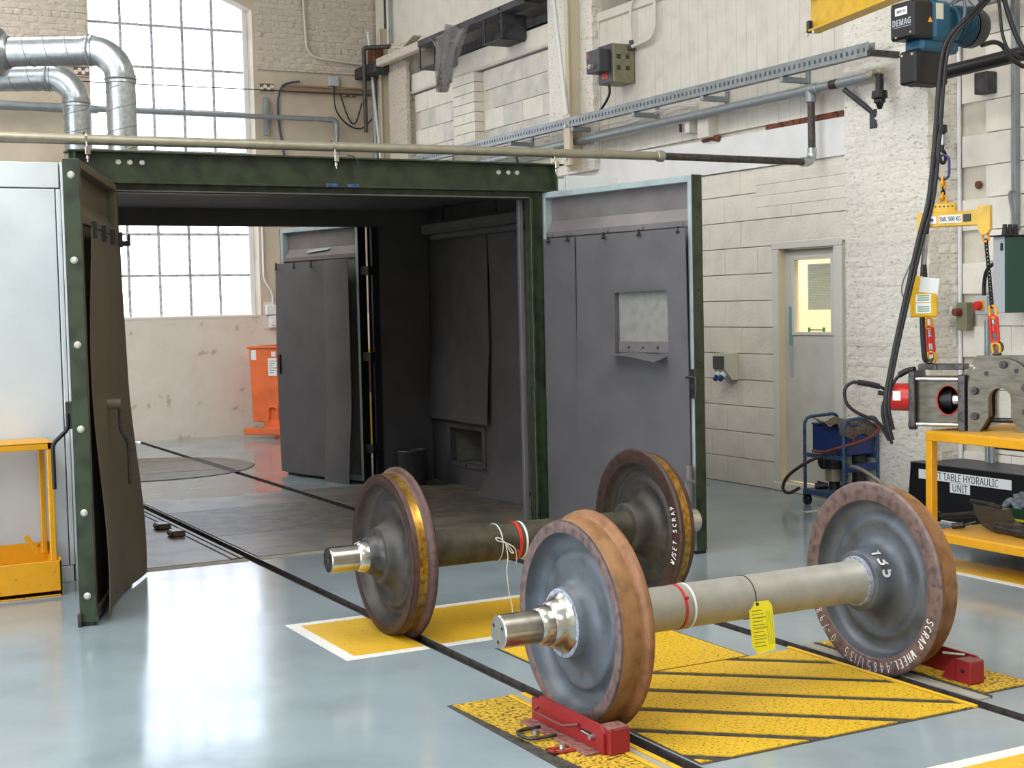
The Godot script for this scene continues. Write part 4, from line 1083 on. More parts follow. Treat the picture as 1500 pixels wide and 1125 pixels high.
	part("latch_rod", MB.new().tube(pipe_path([V(L - 0.05, 1.11, 0.03), V(L + 0.035, 1.11, 0.03), V(L + 0.035, 0.98, 0.03)], 0.02), 0.008, 8), M.darksteel, lt)
	var lk := part("floor_bolt", MB.new().cyl(V(L - 0.02, 0.05, 0.045), V(L - 0.02, 0.56, 0.045), 0.022, 0.022, 12), M.doorpan, dr)
	part("bolt_handle", MB.new().tube(pipe_path([V(L - 0.02, 0.40, 0.06), V(L - 0.02, 0.47, 0.075), V(L + 0.06, 0.47, 0.075)], 0.015), 0.008, 8), M.galvanised, lk)
	for y in [0.3, 0.75, 1.2, 1.65, 2.1]: part("bolt", MB.new().cyl(V(L + 0.006, y, -0.04), V(L + 0.012, y, -0.04), 0.008, 0.008, 8), M.darksteel, dr)

	# front left door, almost edge on
	H = V(1.95, 0, -8.72); E = V(1.46, 0, -7.34)
	L = (E - H).length(); x = (H - E).normalized()
	var dl := door_panel(b, Transform3D(Basis(x, Vector3.UP, x.cross(Vector3.UP)), E), L, M.rubberbrown, M.green, M.rubberbrown, M.rubberbrown)
	part("rubber_sheet", rubber(0.10, L - 0.08, 0.015, 2.03, func(a, y): return 0.03 + 0.012 * sin(y * 2.2) + 0.075 * smoothstep(0.7, 1.45, a) * smoothstep(1.2, 0.1, y) + 0.025 * smoothstep(0.25, 0.0, a - 0.1) * sin(y * 3.1 + 1.0), 16, 24), M.rubberbrown, dl)
	for s in [0.14, 0.5, 0.85, 1.2]: part("hook", MB.new().span(V(s, 1.97, 0.03), V(s + 0.012, 2.06, 0.055), 0.002), M.cable, dl)
	part("door_stop", MB.new().span(V(L - 0.03, 1.99, 0.0), V(L, 2.02, 0.07), 0.003).span(V(L - 0.03, 2.02, 0.055), V(L, 2.06, 0.07), 0.003), M.blacksteel, dl)
	for k in 6: part("bolt", MB.new().cyl(V(-0.006, 2.28 - 0.425 * k, -0.04), V(-0.02, 2.28 - 0.425 * k, -0.04), 0.019, 0.014, 12, 0.004), M.bolt, dl)
	var hd := part("handle", MB.new().cyl(V(0.42, 1.10, 0.03), V(0.42, 1.10, 0.11), 0.03, 0.028, 14, 0.005), M.rubberbrown, dl)
	part("handle_rod", MB.new().tube(pipe_path([V(0.42, 1.09, 0.10), V(0.42, 0.96, 0.10), V(0.50, 0.88, 0.13), V(0.50, 0.66, 0.13)], 0.025), 0.009, 8), M.darksteel, hd)
	var h2 := part("handle", MB.new().span(V(0.10, 1.0, -0.13), V(0.14, 1.14, -0.08), 0.004), M.green, dl)
	part("handle_rod", MB.new().tube(pipe_path([V(0.10, 1.08, -0.12), V(0.10, 1.0, -0.12), V(0.05, 0.93, -0.19), V(0.05, 0.70, -0.19)], 0.025), 0.011, 8), M.blacksteel, h2)
	part("foot_bracket", MB.new().span(V(-0.03, 0.0, -0.09), V(0.0, 0.07, -0.07), 0.003).span(V(-0.02, 0.02, 0.0), V(0.03, 0.09, 0.012), 0.003), M.darksteel, dl)

	# back right door seen through the booth
	H = V(4.79, 0, -11.95); E = V(4.47, 0, -13.15)
	L = (E - H).length(); x = (H - E).normalized()
	var db := door_panel(b, Transform3D(Basis(x, Vector3.UP, x.cross(Vector3.UP)), E), L, M.doorframeblue, M.blacksteel, M.rubber, M.doorpan)
	part("rubber_sheet", rubber(-0.05, 0.76, 0.03, 2.03, func(a, y): return 0.03 + 0.012 * sin(a * 5.0 + y * 1.7) + 0.03 * smoothstep(0.5, 0.0, y) * a, 10, 20), M.rubber, db)
	part("rubber_sheet", rubber(0.765, 1.17, -0.0, 2.035, func(a, y): return 0.05 + 0.03 * sin((a - 0.765) * 6.0) + 0.05 * smoothstep(0.8, 0.0, y), 8, 20), M.rubber, db)
	for s in [0.0, 0.3, 0.58, 0.88, 1.08]: part("hook", MB.new().span(V(s - 0.006, 1.98, 0.05), V(s + 0.008, 2.04, 0.062), 0.002).span(V(s - 0.015, 1.97, 0.05), V(s + 0.02, 1.985, 0.062), 0.002), M.cable, db)
	part("bare_patch", MB.new().prism(PackedVector2Array([V2(0.42, 2.10), V2(0.74, 2.12), V2(0.78, 2.145), V2(0.44, 2.13)]), 0.002, Transform3D(Basis(Vector3.RIGHT, -0.55), V(0, 0.325, 1.088))), M.doorframeblue, db)
	part("latch", MB.new().span(V(-0.01, 0.98, 0.03), V(0.02, 1.16, 0.06), 0.003), M.darksteel, db)
	for y in [0.32, 1.15, 1.92]: part("hinge", MB.new().span(V(L - 0.01, y - 0.04, -0.06), V(L + 0.13, y + 0.04, -0.01), 0.004), M.blacksteel, db)

func rubber_wall(z0: float, z1: float, y0: float) -> MB:
	var rows := []
	for i in 21:
		var y := lerpf(2.18, y0 + 0.01, float(i) / 20)
		var r := []
		for j in 11:
			var t := float(j) / 10
			var z := lerpf(z0, z1, t)
			var bulge := 0.02 + 0.016 * sin(t * 7.0 + z0 * 3.0 + y) + 0.03 * sin(y * 1.9 + z0)
			if y0 < 0.1: bulge += 0.14 * pow(smoothstep(0.28, 0.0, y), 2.0)
			r.append(V(5.43 - maxf(bulge, 0.006), y, z))
		rows.append(r)
	return MB.new().sheet(rows, 0.006, true)

# ---------------------------------------------------------------- ducts and pipes
func helix(pts: PackedVector3Array, r: float, pitch: float, m: MB) -> void:
	# lock seam winding along a straight run
	var a := pts[0]; var b := pts[1]
	var w := (b - a).normalized(); var l := (b - a).length()
	var e1 := w.cross(Vector3.UP if absf(w.y) < 0.9 else Vector3.RIGHT).normalized(); var e2 := w.cross(e1)
	var out := PackedVector3Array()
	var n := int(l / pitch * 20.0)
	for k in n + 1:
		var t := float(k) / 20.0
		out.append(a + w * (t * pitch) + (e1 * cos(t * TAU) + e2 * sin(t * TAU)) * r)
	m.tube(out, 0.004, 5)

func ducts() -> void:
	var hd := V(-0.885, 0, -0.466)
	var defs := [
		[V(2.262, 2.478, -9.88), 3.375, 0.79, "front bright spiral duct bending from the booth roof to the left collector", "elbow"],
		[V(2.235, 2.478, -11.26), 3.40, 0.76, "rear spiral duct half hidden behind the front one on the booth roof", "elbow"]]
	for q in defs:
		var p0: Vector3 = q[0]
		var top := V(p0.x, q[1], p0.z)
		var t := thing("spiral_duct", q[3], "duct", p0, "galvanised ducts on the booth roof")
		var R := 0.20; var r := 0.099
		var end: Vector3 = top + hd * q[2]
		var o := -p0
		part("riser", MB.new().cyl(p0 + o, top - V(0, R, 0) + o, r, r, 32), M.duct, t)
		part("run", MB.new().cyl(top + hd * R + o, end + o, r, r, 32), M.duct, t)
		var arc := PackedVector3Array()
		for k in 15:
			var a := PI / 2 * k / 14
			arc.append(top - V(0, R, 0) + hd * (R - R * cos(a)) + V(0, R * sin(a), 0) + o)
		part("elbow", MB.new().tube(arc, r, 32), M.duct, t)
		var cf := MB.new()
		for c in [[top - V(0, R - 0.0, 0), V(0, 1, 0)], [top + hd * R, hd]]:
			cf.lathe(c[0] + o - c[1] * 0.03, c[1], PackedVector2Array([V2(0, r), V2(0.004, r + 0.006), V2(0.022, r + 0.004), V2(0.03, r + 0.011), V2(0.038, r + 0.004), V2(0.06, r + 0.005), V2(0.062, r)]), 32)
		part("joint_collar", cf, M.galvanised, t)
		var sm := MB.new()
		helix(PackedVector3Array([p0 + o, top - V(0, R + 0.05, 0) + o]), r, 0.145, sm)
		helix(PackedVector3Array([top + hd * (R + 0.06) + o, end + o]), r, 0.145, sm)
		part("lock_seam", sm, M.greypipe, t)
	var e := V(2.262, 3.375, -9.88) + hd * 0.76
	var c := thing("duct_collector", "larger galvanised collector duct at the left edge where both spiral ducts meet", "duct", e)
	part("barrel", MB.new().lathe(Vector3.ZERO, hd, PackedVector2Array([V2(0, 0.10), V2(0.03, 0.16), V2(0.05, 0.165), V2(1.6, 0.165), V2(1.6, 0)]), 36), M.duct, c)
	part("end_ring", MB.new().lathe(-hd * 0.02, hd, PackedVector2Array([V2(0, 0.105), V2(0.012, 0.115), V2(0.03, 0.12), V2(0.05, 0.105)]), 32), M.galvanised, c)
	part("branch", MB.new().cyl(hd * 0.5 + V(0, 0.0, 0), V(2.235, 3.40, -11.26) + hd * 0.78 - e, 0.13, 0.105, 28), M.duct, c)

func pipes() -> void:
	var p := thing("air_pipe", "long galvanised pipe crossing above the booth front with a darker end section", "pipe", V(0, 2.635, -8.70))
	part("galvanised_run", MB.new().cyl(V(-1.2, -0.03, 0), V(5.84, 0.006, 0), 0.031, 0.031, 18), M.oldpipe, p)
	part("union", MB.new().cyl(V(5.83, 0.006, 0), V(5.89, 0.006, 0), 0.042, 0.042, 8, 0.006), M.oldpipe, p)
	part("dark_run", MB.new().cyl(V(5.89, 0.006, 0), V(7.18, 0.0, 0), 0.027, 0.027, 16), M.darkpipe, p)
	part("elbow", MB.new().tube(pipe_path([V(7.17, 0, 0), V(7.28, 0, -0.01), V(7.28, 0.11, -0.012)], 0.08, 10), 0.037, 16), M.galvanised, p)
	part("drop", MB.new().cyl(V(7.28, 0.10, -0.012), V(7.28, 0.50, -0.016), 0.029, 0.029, 16), M.darkpipe, p)
	for q in [[1.77, "beam clamp hanging on the pipe at the left end of the green beam"], [3.33, "beam clamp hanging on the pipe at the middle of the green beam"], [4.955, "beam clamp hanging on the pipe at the right end of the green beam"]]:
		var c := thing("beam_clamp", q[1], "clamp", V(q[0], 2.60, -8.66), "clamps between pipe and green beam")
		part("ring", MB.new().lathe(V(-0.006, 0.035, -0.04), Vector3.RIGHT, PackedVector2Array([V2(0, 0.032), V2(0, 0.037), V2(0.012, 0.037), V2(0.012, 0.032)]), 20), M.bright, c)
		part("rod", MB.new().cyl(V(0, -0.12, 0.02), V(0, 0.005, 0.0), 0.006, 0.006, 8), M.bright, c)
		part("jaw", MB.new().span(V(-0.015, -0.075, -0.01), V(0.017, -0.03, 0.035), 0.003), M.bright, c)
		part("nut", MB.new().cyl(V(0, -0.10, 0.02), V(0, -0.085, 0.02), 0.012, 0.012, 6), M.bright, c)
	# pipe along the back wall
	var k := thing("wall_run_pipe", "grey pipe along the back wall passing in front of the tall window", "pipe", V(0, 4.05, -17.6))
	part("thick_run", MB.new().cyl(V(-1, 0.02, 0), V(3.55, 0.0, 0), 0.055, 0.055, 16), M.greypipe, k)
	part("reducer", MB.new().cyl(V(3.55, 0, 0), V(3.75, 0, 0), 0.058, 0.05, 16, 0.005), M.greypipe, k)
	part("thin_run", MB.new().tube(pipe_path([V(3.75, 0, 0), V(6.80, 0.0, 0), V(6.80, -1.5, 0)], 0.09), 0.032, 14), M.greypipe, k)
	part("elbow", MB.new().tube(pipe_path([V(6.69, 0, 0), V(6.80, 0, 0), V(6.80, -0.12, 0)], 0.08), 0.04, 14), M.greypipe, k)
	one("channel_strut", MB.new().span(V(5.86, 3.83, -17.73), V(5.91, 4.31, -17.66), 0.004), M.greypipe, "short vertical channel strut fixed beside the window behind the thin pipe", "strut")
	one("stay_wire", MB.new().tube(PackedVector3Array([V(-1, 4.36, -17.68), V(3.7, 4.39, -17.68), V(7.4, 4.41, -17.68)]), 0.007, 6), M.darksteel, "thin dark wire stretched across the back wall and window", "wire")
	for q in [[3.60, 4.52, "left"], [5.92, 4.44, "middle"], [7.05, 4.42, "right"]]:
		var v := thing("air_vent", {"left": "pierced air vent block left of the tall window beside the duct", "middle": "pierced air vent block just right of the tall window", "right": "pierced air vent block near the looped cables in the far corner"}[q[2]], "vent", V(q[0], q[1], ZB), "pierced vents in the back wall")
		part("frame", MB.new().span(V(-0.10, -0.065, 0), V(0.10, -0.05, 0.02), 0.003).span(V(-0.10, 0.05, 0), V(0.10, 0.06, 0.02), 0.003), M.render, v)
		part("recess", MB.new().span(V(-0.09, -0.05, 0.001), V(0.09, 0.05, 0.004)), M.ventdark, v)
		for i in 4: part("ring", MB.new().cyl(V(-0.066 + i * 0.044, -0.012 + 0.03 * (i % 2), 0.003), V(-0.066 + i * 0.044, -0.012 + 0.03 * (i % 2), 0.014), 0.026, 0.024, 12), M.renderpale, v)
	one("junction_box", MB.new().span(V(6.75, 4.50, -17.75), V(6.89, 4.63, -17.68), 0.01), M.greybox, "grey square junction box on the back wall above the brown conduit", "junction box")
	one("brown_trunking", MB.new().span(V(6.12, 4.40, -17.75), V(7.40, 4.435, -17.70), 0.004).span(V(6.12, 4.47, -17.75), V(7.40, 4.495, -17.70), 0.004).span(V(6.14, 4.43, -17.745), V(7.40, 4.48, -17.72)), M.browntrunk, "brown horizontal trunking with straps on the back wall", "trunking")
	one("blue_cable", MB.new().tube(curve([V(6.35, 4.54, -17.70), V(6.13, 4.48, -17.70), V(6.06, 4.3, -17.72), V(6.06, 4.0, -17.72), V(6.10, 3.7, -17.72), V(6.14, 3.4, -17.72)]), 0.014, 6), M.bluedark, "blue cable bending down the back wall right of the window", "cable")
	one("looped_cable", MB.new().tube(curve([V(6.82, 4.50, -17.69), V(6.83, 4.2, -17.68), V(7.0, 4.0, -17.68), V(7.2, 3.97, -17.68), V(7.38, 4.15, -17.68)]), 0.010, 6).tube(curve([V(6.9, 4.4, -17.69), V(7.0, 4.1, -17.68), V(7.1, 4.03, -17.68), V(7.2, 4.3, -17.68)]), 0.010, 6), M.cable, "dark cables hanging in loops below the junction box", "cable")
	one("white_conduit", MB.new().tube(pipe_path([V(6.42, 5.9, -17.70), V(6.46, 4.86, -17.70), V(7.3, 4.80, -17.70)], 0.2), 0.016, 8), M.plank, "pale conduit curving down the painted brickwork to the corner", "conduit")
	one("dark_drop_pipe", MB.new().tube(pipe_path([V(7.35, 4.93, -17.0), V(7.05, 4.93, -17.2), V(7.05, 3.85, -17.2)], 0.05), 0.028, 10), M.darkpipe, "dark pipe dropping in the far corner from below the orange brick", "pipe")
	one("grey_drop_pipe", MB.new().cyl(V(7.30, 2.8, -17.45), V(7.28, 4.6, -17.45), 0.04, 0.04, 12), M.greypipe, "grey vertical pipe standing in the far corner of the walls", "pipe")
	for i in 3: one("riser_conduit", MB.new().cyl(V(7.40, 5.0, -17.3 + i * 0.09), V(7.40, 7.0, -17.3 + i * 0.09), 0.016, 0.016, 8), [M.darkpipe, M.whitebar, M.greypipe][i], ["dark conduit rising above the far corner", "white conduit rising above the far corner between two others", "grey conduit rising above the far corner, nearest the window panel"][i], "conduit", "riser conduits in the far corner")
	var so := thing("twin_socket", "pair of white switched sockets on the back wall right of the window", "socket", V(5.87, 1.36, ZB))
	part("back_plate", MB.new().span(V(-0.09, -0.02, 0), V(0.09, 0.34, 0.012), 0.003), M.renderpale, so)
	part("isolator", MB.new().span(V(-0.07, 0.17, 0.012), V(0.08, 0.30, 0.08), 0.01), M.white, so)
	part("outlet", MB.new().span(V(-0.03, 0.0, 0.012), V(0.07, 0.16, 0.08), 0.01).cyl(V(0.02, 0.07, 0.08), V(0.02, 0.07, 0.1), 0.035, 0.035, 14), M.white, so)
	one("socket_conduit", MB.new().tube(pipe_path([V(5.79, 2.7, -17.72), V(5.79, 1.98, -17.72), V(5.90, 1.82, -17.72), V(5.90, 1.66, -17.72)], 0.08), 0.013, 8), M.white, "white conduit running down beside the window to the sockets", "conduit")

# ---------------------------------------------------------------- lifting gear
func link_pts(c: Vector3, w: Vector3, side: Vector3, half: float, wid: float) -> PackedVector3Array:
	var out := PackedVector3Array()
	for k in 7:
		var a := PI * k / 6
		out.append(c + w * (half - wid + wid * sin(a)) + side * (wid * cos(a)))
	for k in 7:
		var a := PI * k / 6
		out.append(c - w * (half - wid + wid * sin(a)) - side * (wid * cos(a)))
	return out

func chain_mesh(p0: Vector3, p1: Vector3, pitch: float, wid: float, r: float) -> MB:
	var m := MB.new()
	var w := (p1 - p0).normalized()
	var e1 := w.cross(V(0.7, 0, -0.7)).normalized(); var e2 := w.cross(e1)
	var n := int((p1 - p0).length() / pitch)
	for k in n:
		var s := (e1 + e2).normalized() if k % 2 == 0 else (e1 - e2).normalized()
		m.tube(link_pts(p0 + w * pitch * (k + 0.5), w, s, pitch * 0.5 + r * 1.2, wid), r, 6, true)
	return m

func ring_link(c: Vector3, w: Vector3, side: Vector3, half: float, wid: float, r: float, m: MB = null) -> MB:
	if m == null: m = MB.new()
	return m.tube(link_pts(c, w, side, half, wid), r, 8, true)

const HX := 6.134
const HZ := -6.18
const SD := Vector3(0.5, 0, 0.866)

func hoist() -> void:
	var UP := Vector3.UP
	# crane rail
	var bd := V(-0.207, 0, 0.978)
	var jb := thing("crane_beam", "yellow overhead crane I-beam ending in midair above the hoist", "crane beam", V(6.46, 3.39, -7.72), "", Basis(V(0.978, 0, 0.207), UP, bd))
	part("flange", MB.new().span(V(-0.055, 0, 0), V(0.055, 0.014, 4.5), 0.002).span(V(-0.055, 0.226, 0), V(0.055, 0.24, 4.5), 0.002), M.yellow, jb)
	part("web", MB.new().span(V(-0.005, 0.014, 0), V(0.005, 0.226, 4.5)), M.yellow, jb)
	part("end_stop", MB.new().span(V(-0.058, -0.005, 0.03), V(-0.02, 0.075, 0.06), 0.006), M.black, jb)
	for z in [0.02, 0.11]: part("bolt", MB.new().cyl(V(-0.045, -0.025, z), V(-0.045, 0.0, z), 0.01, 0.01, 6), M.bolt, jb)
	# hoist
	var h := thing("chain_hoist", "blue and black electric chain hoist hanging under the yellow crane beam", "hoist", V(HX, 2.80, HZ))
	var cov := part("cover", MB.new().box(V(-0.235, 0.345, 0.0), V(0.16, 0.21, 0.19), 0.014), M.black, h)
	letters(cov, "maker_lettering", "DEMAG", 0.036, Transform3D(face_to(Vector3.LEFT), V(-0.3152, 0.335, 0.005)), M.greybox, 0.85)
	part("underline", MB.new().span(V(-0.3162, 0.308, -0.06), V(-0.315, 0.3105, 0.08)), M.greybox, cov)
	part("label", MB.new().span(V(-0.317, 0.375, -0.045), V(-0.315, 0.418, 0.05)), M.white, cov)
	letters(cov, "label_print", "8801574", 0.016, Transform3D(face_to(Vector3.LEFT), V(-0.3172, 0.396, 0.002)), M.ink, 0.8)
	part("warning_triangle", MB.new().prism(PackedVector2Array([V2(-0.018, 0), V2(0.018, 0), V2(0, 0.032)]), 0.002, Transform3D(Basis(), V(-0.185, 0.33, 0.0945))), M.amber, cov)
	for q in [[-0.04, 0.255], [0.075, 0.27], [-0.08, 0.43]]: part("screw", MB.new().cyl(V(-0.313, q[1], q[0]), V(-0.318, q[1], q[0]), 0.006, 0.006, 8), M.bolt, cov)
	part("gear_housing", MB.new().box(V(-0.09, 0.345, 0), V(0.14, 0.225, 0.20), 0.02).box(V(0.06, 0.33, -0.01), V(0.2, 0.16, 0.17), 0.02).box(V(-0.08, 0.21, 0), V(0.3, 0.08, 0.15), 0.02), M.hoistblue, h)
	part("rating_plate", MB.new().span(V(-0.145, 0.35, 0.1), V(-0.09, 0.44, 0.102)), M.boxbeige, h)
	var mt := MB.new()
	mt.cyl(V(0.03, 0.345, 0), V(0.19, 0.345, 0), 0.105, 0.105, 28, 0.008)
	for k in 9: mt.cyl(V(0.075 + k * 0.0125, 0.345, 0), V(0.081 + k * 0.0125, 0.345, 0), 0.115, 0.115, 28, 0.001)
	part("motor", mt, M.hoistblue, h)
	part("fan_cover", MB.new().lathe(V(0.19, 0.345, 0), Vector3.RIGHT, PackedVector2Array([V2(0, 0), V2(0, 0.118), V2(0.05, 0.12), V2(0.09, 0.105), V2(0.10, 0.08), V2(0.10, 0)]), 28), M.black, h)
	var box := part("chain_bag", MB.new().box(V(-0.14, 0.085, -0.005), V(0.26, 0.19, 0.13), 0.012), M.black, h)
	for q in [[-0.04], [0.04]]: part("screw", MB.new().cyl(V(-0.27, 0.155, q[0]), V(-0.274, 0.155, q[0]), 0.008, 0.008, 8), M.bolt, box)
	for k in 9: part("rib", MB.new().span(V(-0.24 + k * 0.025, -0.012, -0.06), V(-0.235 + k * 0.025, -0.008, 0.055)), M.blacksteel, box)
	for x in [-0.14, -0.05]: part("suspension_lug", MB.new().cyl(V(x, 0.44, -0.03), V(x, 0.53, -0.03), 0.035, 0.03, 14, 0.006), M.hoistblue, h)
	part("trolley_yoke", MB.new().span(V(-0.16, 0.51, -0.06), V(-0.03, 0.585, 0.0), 0.006).span(V(-0.155, 0.56, -0.05), V(-0.145, 0.72, -0.01)).span(V(-0.015, 0.56, -0.05), V(-0.005, 0.72, -0.01)), M.darksteel, h)
	part("control_lead", MB.new().tube(curve([V(-0.03, 0.42, 0.05), V(0.0, 0.47, 0.10), V(0.05, 0.46, 0.12), V(0.04, 0.36, 0.13), V(-0.01, 0.28, 0.12)]), 0.009, 8), M.hosegrey, h)
	part("coiled_lead", MB.new().tube(curve([V(0.02, 0.45, 0.06), V(0.12, 0.5, 0.1), V(0.2, 0.47, 0.12), V(0.13, 0.43, 0.13), V(0.08, 0.48, 0.12), V(0.16, 0.52, 0.08), V(0.24, 0.48, 0.06)]), 0.006, 6), M.hosegrey, h)
	part("power_lead", MB.new().tube(curve([V(0.28, 0.24, 0.03), V(0.36, 0.26, 0.05), V(0.42, 0.24, 0.06), V(0.46, 0.17, 0.08), V(0.55, 0.12, 0.1)]), 0.014, 8), M.cable, h)
	part("load_chain", chain_mesh(V(0, 0.0, 0), V(0, -0.23, 0), 0.0165, 0.0085, 0.0028), M.chainsteel, h)
	# bottom block with hook
	var hk := part("hook_block", MB.new().cyl(V(0, -0.23, 0), V(0, -0.275, 0), 0.026, 0.026, 16, 0.004).cyl(V(0, -0.275, 0), V(0, -0.285, 0), 0.015, 0.015, 12), M.cable, h)
	part("swivel", MB.new().cyl(V(0, -0.285, 0), V(0, -0.35, 0), 0.028, 0.026, 18, 0.005), M.galvanised, hk)
	var hp := []
	for k in 12:
		var a := deg_to_rad(100.0 - 27.0 * k)
		hp.append(V(0, -0.415, 0) + V(0.707, 0, -0.0) * 0.03 * cos(a) + V(0, 0.036, 0) * sin(a))
	hp.push_front(V(0, -0.345, 0))
	part("hook", MB.new().tube(curve(hp, 3), 0.010, 10), M.black, hk)
	# lifting beam hung in the hook
	var sp := thing("lifting_beam", "yellow lifting beam lettered SWL 500 KG below the hoist hook", "lifting beam", V(HX, 2.0, HZ), "", Basis(SD, UP, V(-0.866, 0, 0.5)))
	part("ring", ring_link(V(0, 0.325, 0), UP, V(1, 0, 0), 0.072, 0.036, 0.008), M.plugblue, sp)
	var cl := MB.new()
	ring_link(V(0, 0.245, 0), UP, V(0, 0, 1), 0.028, 0.016, 0.008, cl); ring_link(V(0, 0.225, 0), UP, V(1, 0, 0), 0.02, 0.014, 0.006, cl)
	ring_link(V(0, 0.155, 0), UP, V(0, 0, 1), 0.022, 0.015, 0.007, cl); ring_link(V(0, 0.13, 0), UP, V(1, 0, 0), 0.03, 0.018, 0.008, cl)
	part("coupling_link", cl, M.amber, sp)
	part("short_chain", chain_mesh(V(0, 0.21, 0), V(0, 0.165, 0), 0.022, 0.010, 0.004), M.chainblack, sp)
	var lug := part("lug_plate", MB.new().span(V(-0.085, 0.06, -0.008), V(0.075, 0.118, 0.008), 0.003), M.yellow, sp)
	for k in 6: part("hole", MB.new().cyl(V(-0.065 + k * 0.024, 0.098, 0.008), V(-0.065 + k * 0.024, 0.098, 0.0092), 0.005, 0.005, 8), M.black, lug)
	var bar := part("beam", MB.new().span(V(-0.12, -0.02, -0.025), V(0.22, 0.066, 0.025), 0.004), M.yellow, sp)
	part("end_plate", MB.new().prism(PackedVector2Array([V2(-0.145, 0.066), V2(-0.095, 0.066), V2(-0.095, -0.06), V2(-0.11, -0.075), V2(-0.13, -0.075), V2(-0.145, -0.055)]), 0.06, Transform3D(Basis(), V(0, 0, -0.03))), M.yellow, sp)
	part("end_plate", MB.new().prism(PackedVector2Array([V2(0.203, 0.09), V2(0.272, 0.09), V2(0.272, -0.045), V2(0.25, -0.075), V2(0.225, -0.075), V2(0.203, -0.045)]), 0.06, Transform3D(Basis(), V(0, 0, -0.03))), M.yellow, sp)
	part("label", MB.new().span(V(-0.018, 0.0, 0.025), V(0.112, 0.046, 0.0265)), M.white, bar)
	letters(bar, "load_lettering", "SWL 500 KG", 0.026, Transform3D(Basis(), V(0.047, 0.023, 0.0268)), M.ink, 0.62)
	var lb := part("label", MB.new().span(V(-0.10, 0.0, 0.025), V(-0.035, 0.042, 0.0265)), M.white, bar)
	part("purple_dot", MB.new().cyl(V(-0.058, 0.021, 0.0265), V(-0.058, 0.021, 0.0275), 0.010, 0.010, 16), M.purple, bar)
	part("black_plate", MB.new().span(V(0.122, 0.004, 0.025), V(0.165, 0.047, 0.031), 0.003), M.black, bar)
	# two slings from lifting beam to tool
	var l1 := V(HX, 0, HZ) - SD * 0.12; var l2 := V(HX, 0, HZ) + SD * 0.24
	for q in [[l2, 1.925, V(6.282, 1.27, -5.923), "black sling chain with red swivel at the right end of the lifting beam", 1.50], [l1, 1.92, V(6.097, 1.22, -6.243), "black sling chain with red swivel behind the yellow document holder", 1.44]]:
		var top := V(q[0].x, q[1], q[0].z); var bot: Vector3 = q[2]
		var c := thing("sling_chain", q[3], "chain", top, "sling chains under the lifting beam")
		var w := (bot - top).normalized(); var ln := (bot - top).length()
		var s1 := w.cross(V(0.7, 0, -0.7)).normalized()
		part("upper_link", ring_link(w * 0.012, w, SD, 0.03, 0.016, 0.007), M.amber, c)
		var cln: float = top.y - q[4]
		part("chain", chain_mesh(w * 0.03, w * cln, 0.0215, 0.0105, 0.0042), M.chainblack, c)
		part("lower_link", ring_link(w * (cln + 0.02), w, SD, 0.034, 0.018, 0.009), M.amber, c)
		var sw := MB.new()
		ring_link(w * (cln + 0.085), w, SD, 0.045, 0.02, 0.010, sw); ring_link(w * (cln + 0.155), w, SD, 0.042, 0.02, 0.009, sw)
		sw.cyl(w * (cln + 0.10), w * (cln + 0.14), 0.018, 0.018, 12, 0.003)
		part("swivel", sw, M.redclean, c)
		part("swivel_sleeve", MB.new().cyl(w * (cln + 0.065), w * (cln + 0.09), 0.013, 0.013, 12, 0.002), M.galvanised, c)
		part("shackle", ring_link(w * (ln + 0.0), w, SD, 0.032, 0.022, 0.009), M.amber, c)
	# document holder tied to the left sling
	var dh := thing("document_holder", "yellow document holder with papers and green labels hanging by the hoist cables", "document holder", V(5.90, 1.46, -6.10), "", Basis(V(0.76, 0, 0.65), UP, V(-0.65, 0, 0.76)))
	part("case", MB.new().span(V(-0.075, 0, -0.02), V(0.075, 0.18, 0.02), 0.006), M.yellow, dh)
	part("flap", MB.new().box(V(-0.04, 0.205, 0.005), V(0.075, 0.06, 0.012), 0.004, Basis(Vector3.RIGHT, -0.15)), M.yellow, dh)
	part("paper", MB.new().box(V(0.028, 0.175, 0.026), V(0.105, 0.10, 0.003), 0.0, Basis(Vector3.BACK, -0.12) * Basis(Vector3.RIGHT, 0.2)), M.white, dh)
	for y in [0.05, 0.113]:
		var lb2 := part("label", MB.new().span(V(-0.045, y - 0.028, 0.02), V(0.04, y + 0.03 * (0.55 if y > 0.1 else 1.0), 0.0215)), M.white, dh)
		for k in 3: part("print_line", MB.new().span(V(-0.035, y - 0.018 + k * 0.012, 0.0215), V(0.03, y - 0.012 + k * 0.012, 0.022)), M.labelgreen, lb2)
	# cables down to the controls
	one("hoist_cable", MB.new().tube(curve([V(6.245, 3.275, -5.923), V(6.13, 3.15, -5.976), V(6.029, 3.037, -6.023), V(5.981, 2.884, -6.038), V(5.935, 2.48, -6.037), V(5.889, 2.134, -6.041), V(5.827, 1.904, -6.059), V(5.743, 1.559, -6.082), V(5.662, 1.213, -6.103), V(5.618, 0.983, -6.112), V(5.623, 0.867, -6.102), V(5.642, 0.77, -6.086)]), 0.0145, 10).tube(curve([V(6.26, 3.27, -5.91), V(6.15, 3.15, -5.96), V(6.05, 3.037, -6.01), V(6.0, 2.884, -6.02), V(5.955, 2.48, -6.02), V(5.909, 2.134, -6.025), V(5.845, 1.904, -6.045), V(5.755, 1.559, -6.07), V(5.672, 1.213, -6.093), V(5.63, 0.983, -6.10), V(5.65, 0.83, -6.085)]), 0.011, 8), M.cable, "long doubled black cable sweeping from the hoist down past the red cylinder", "cable")
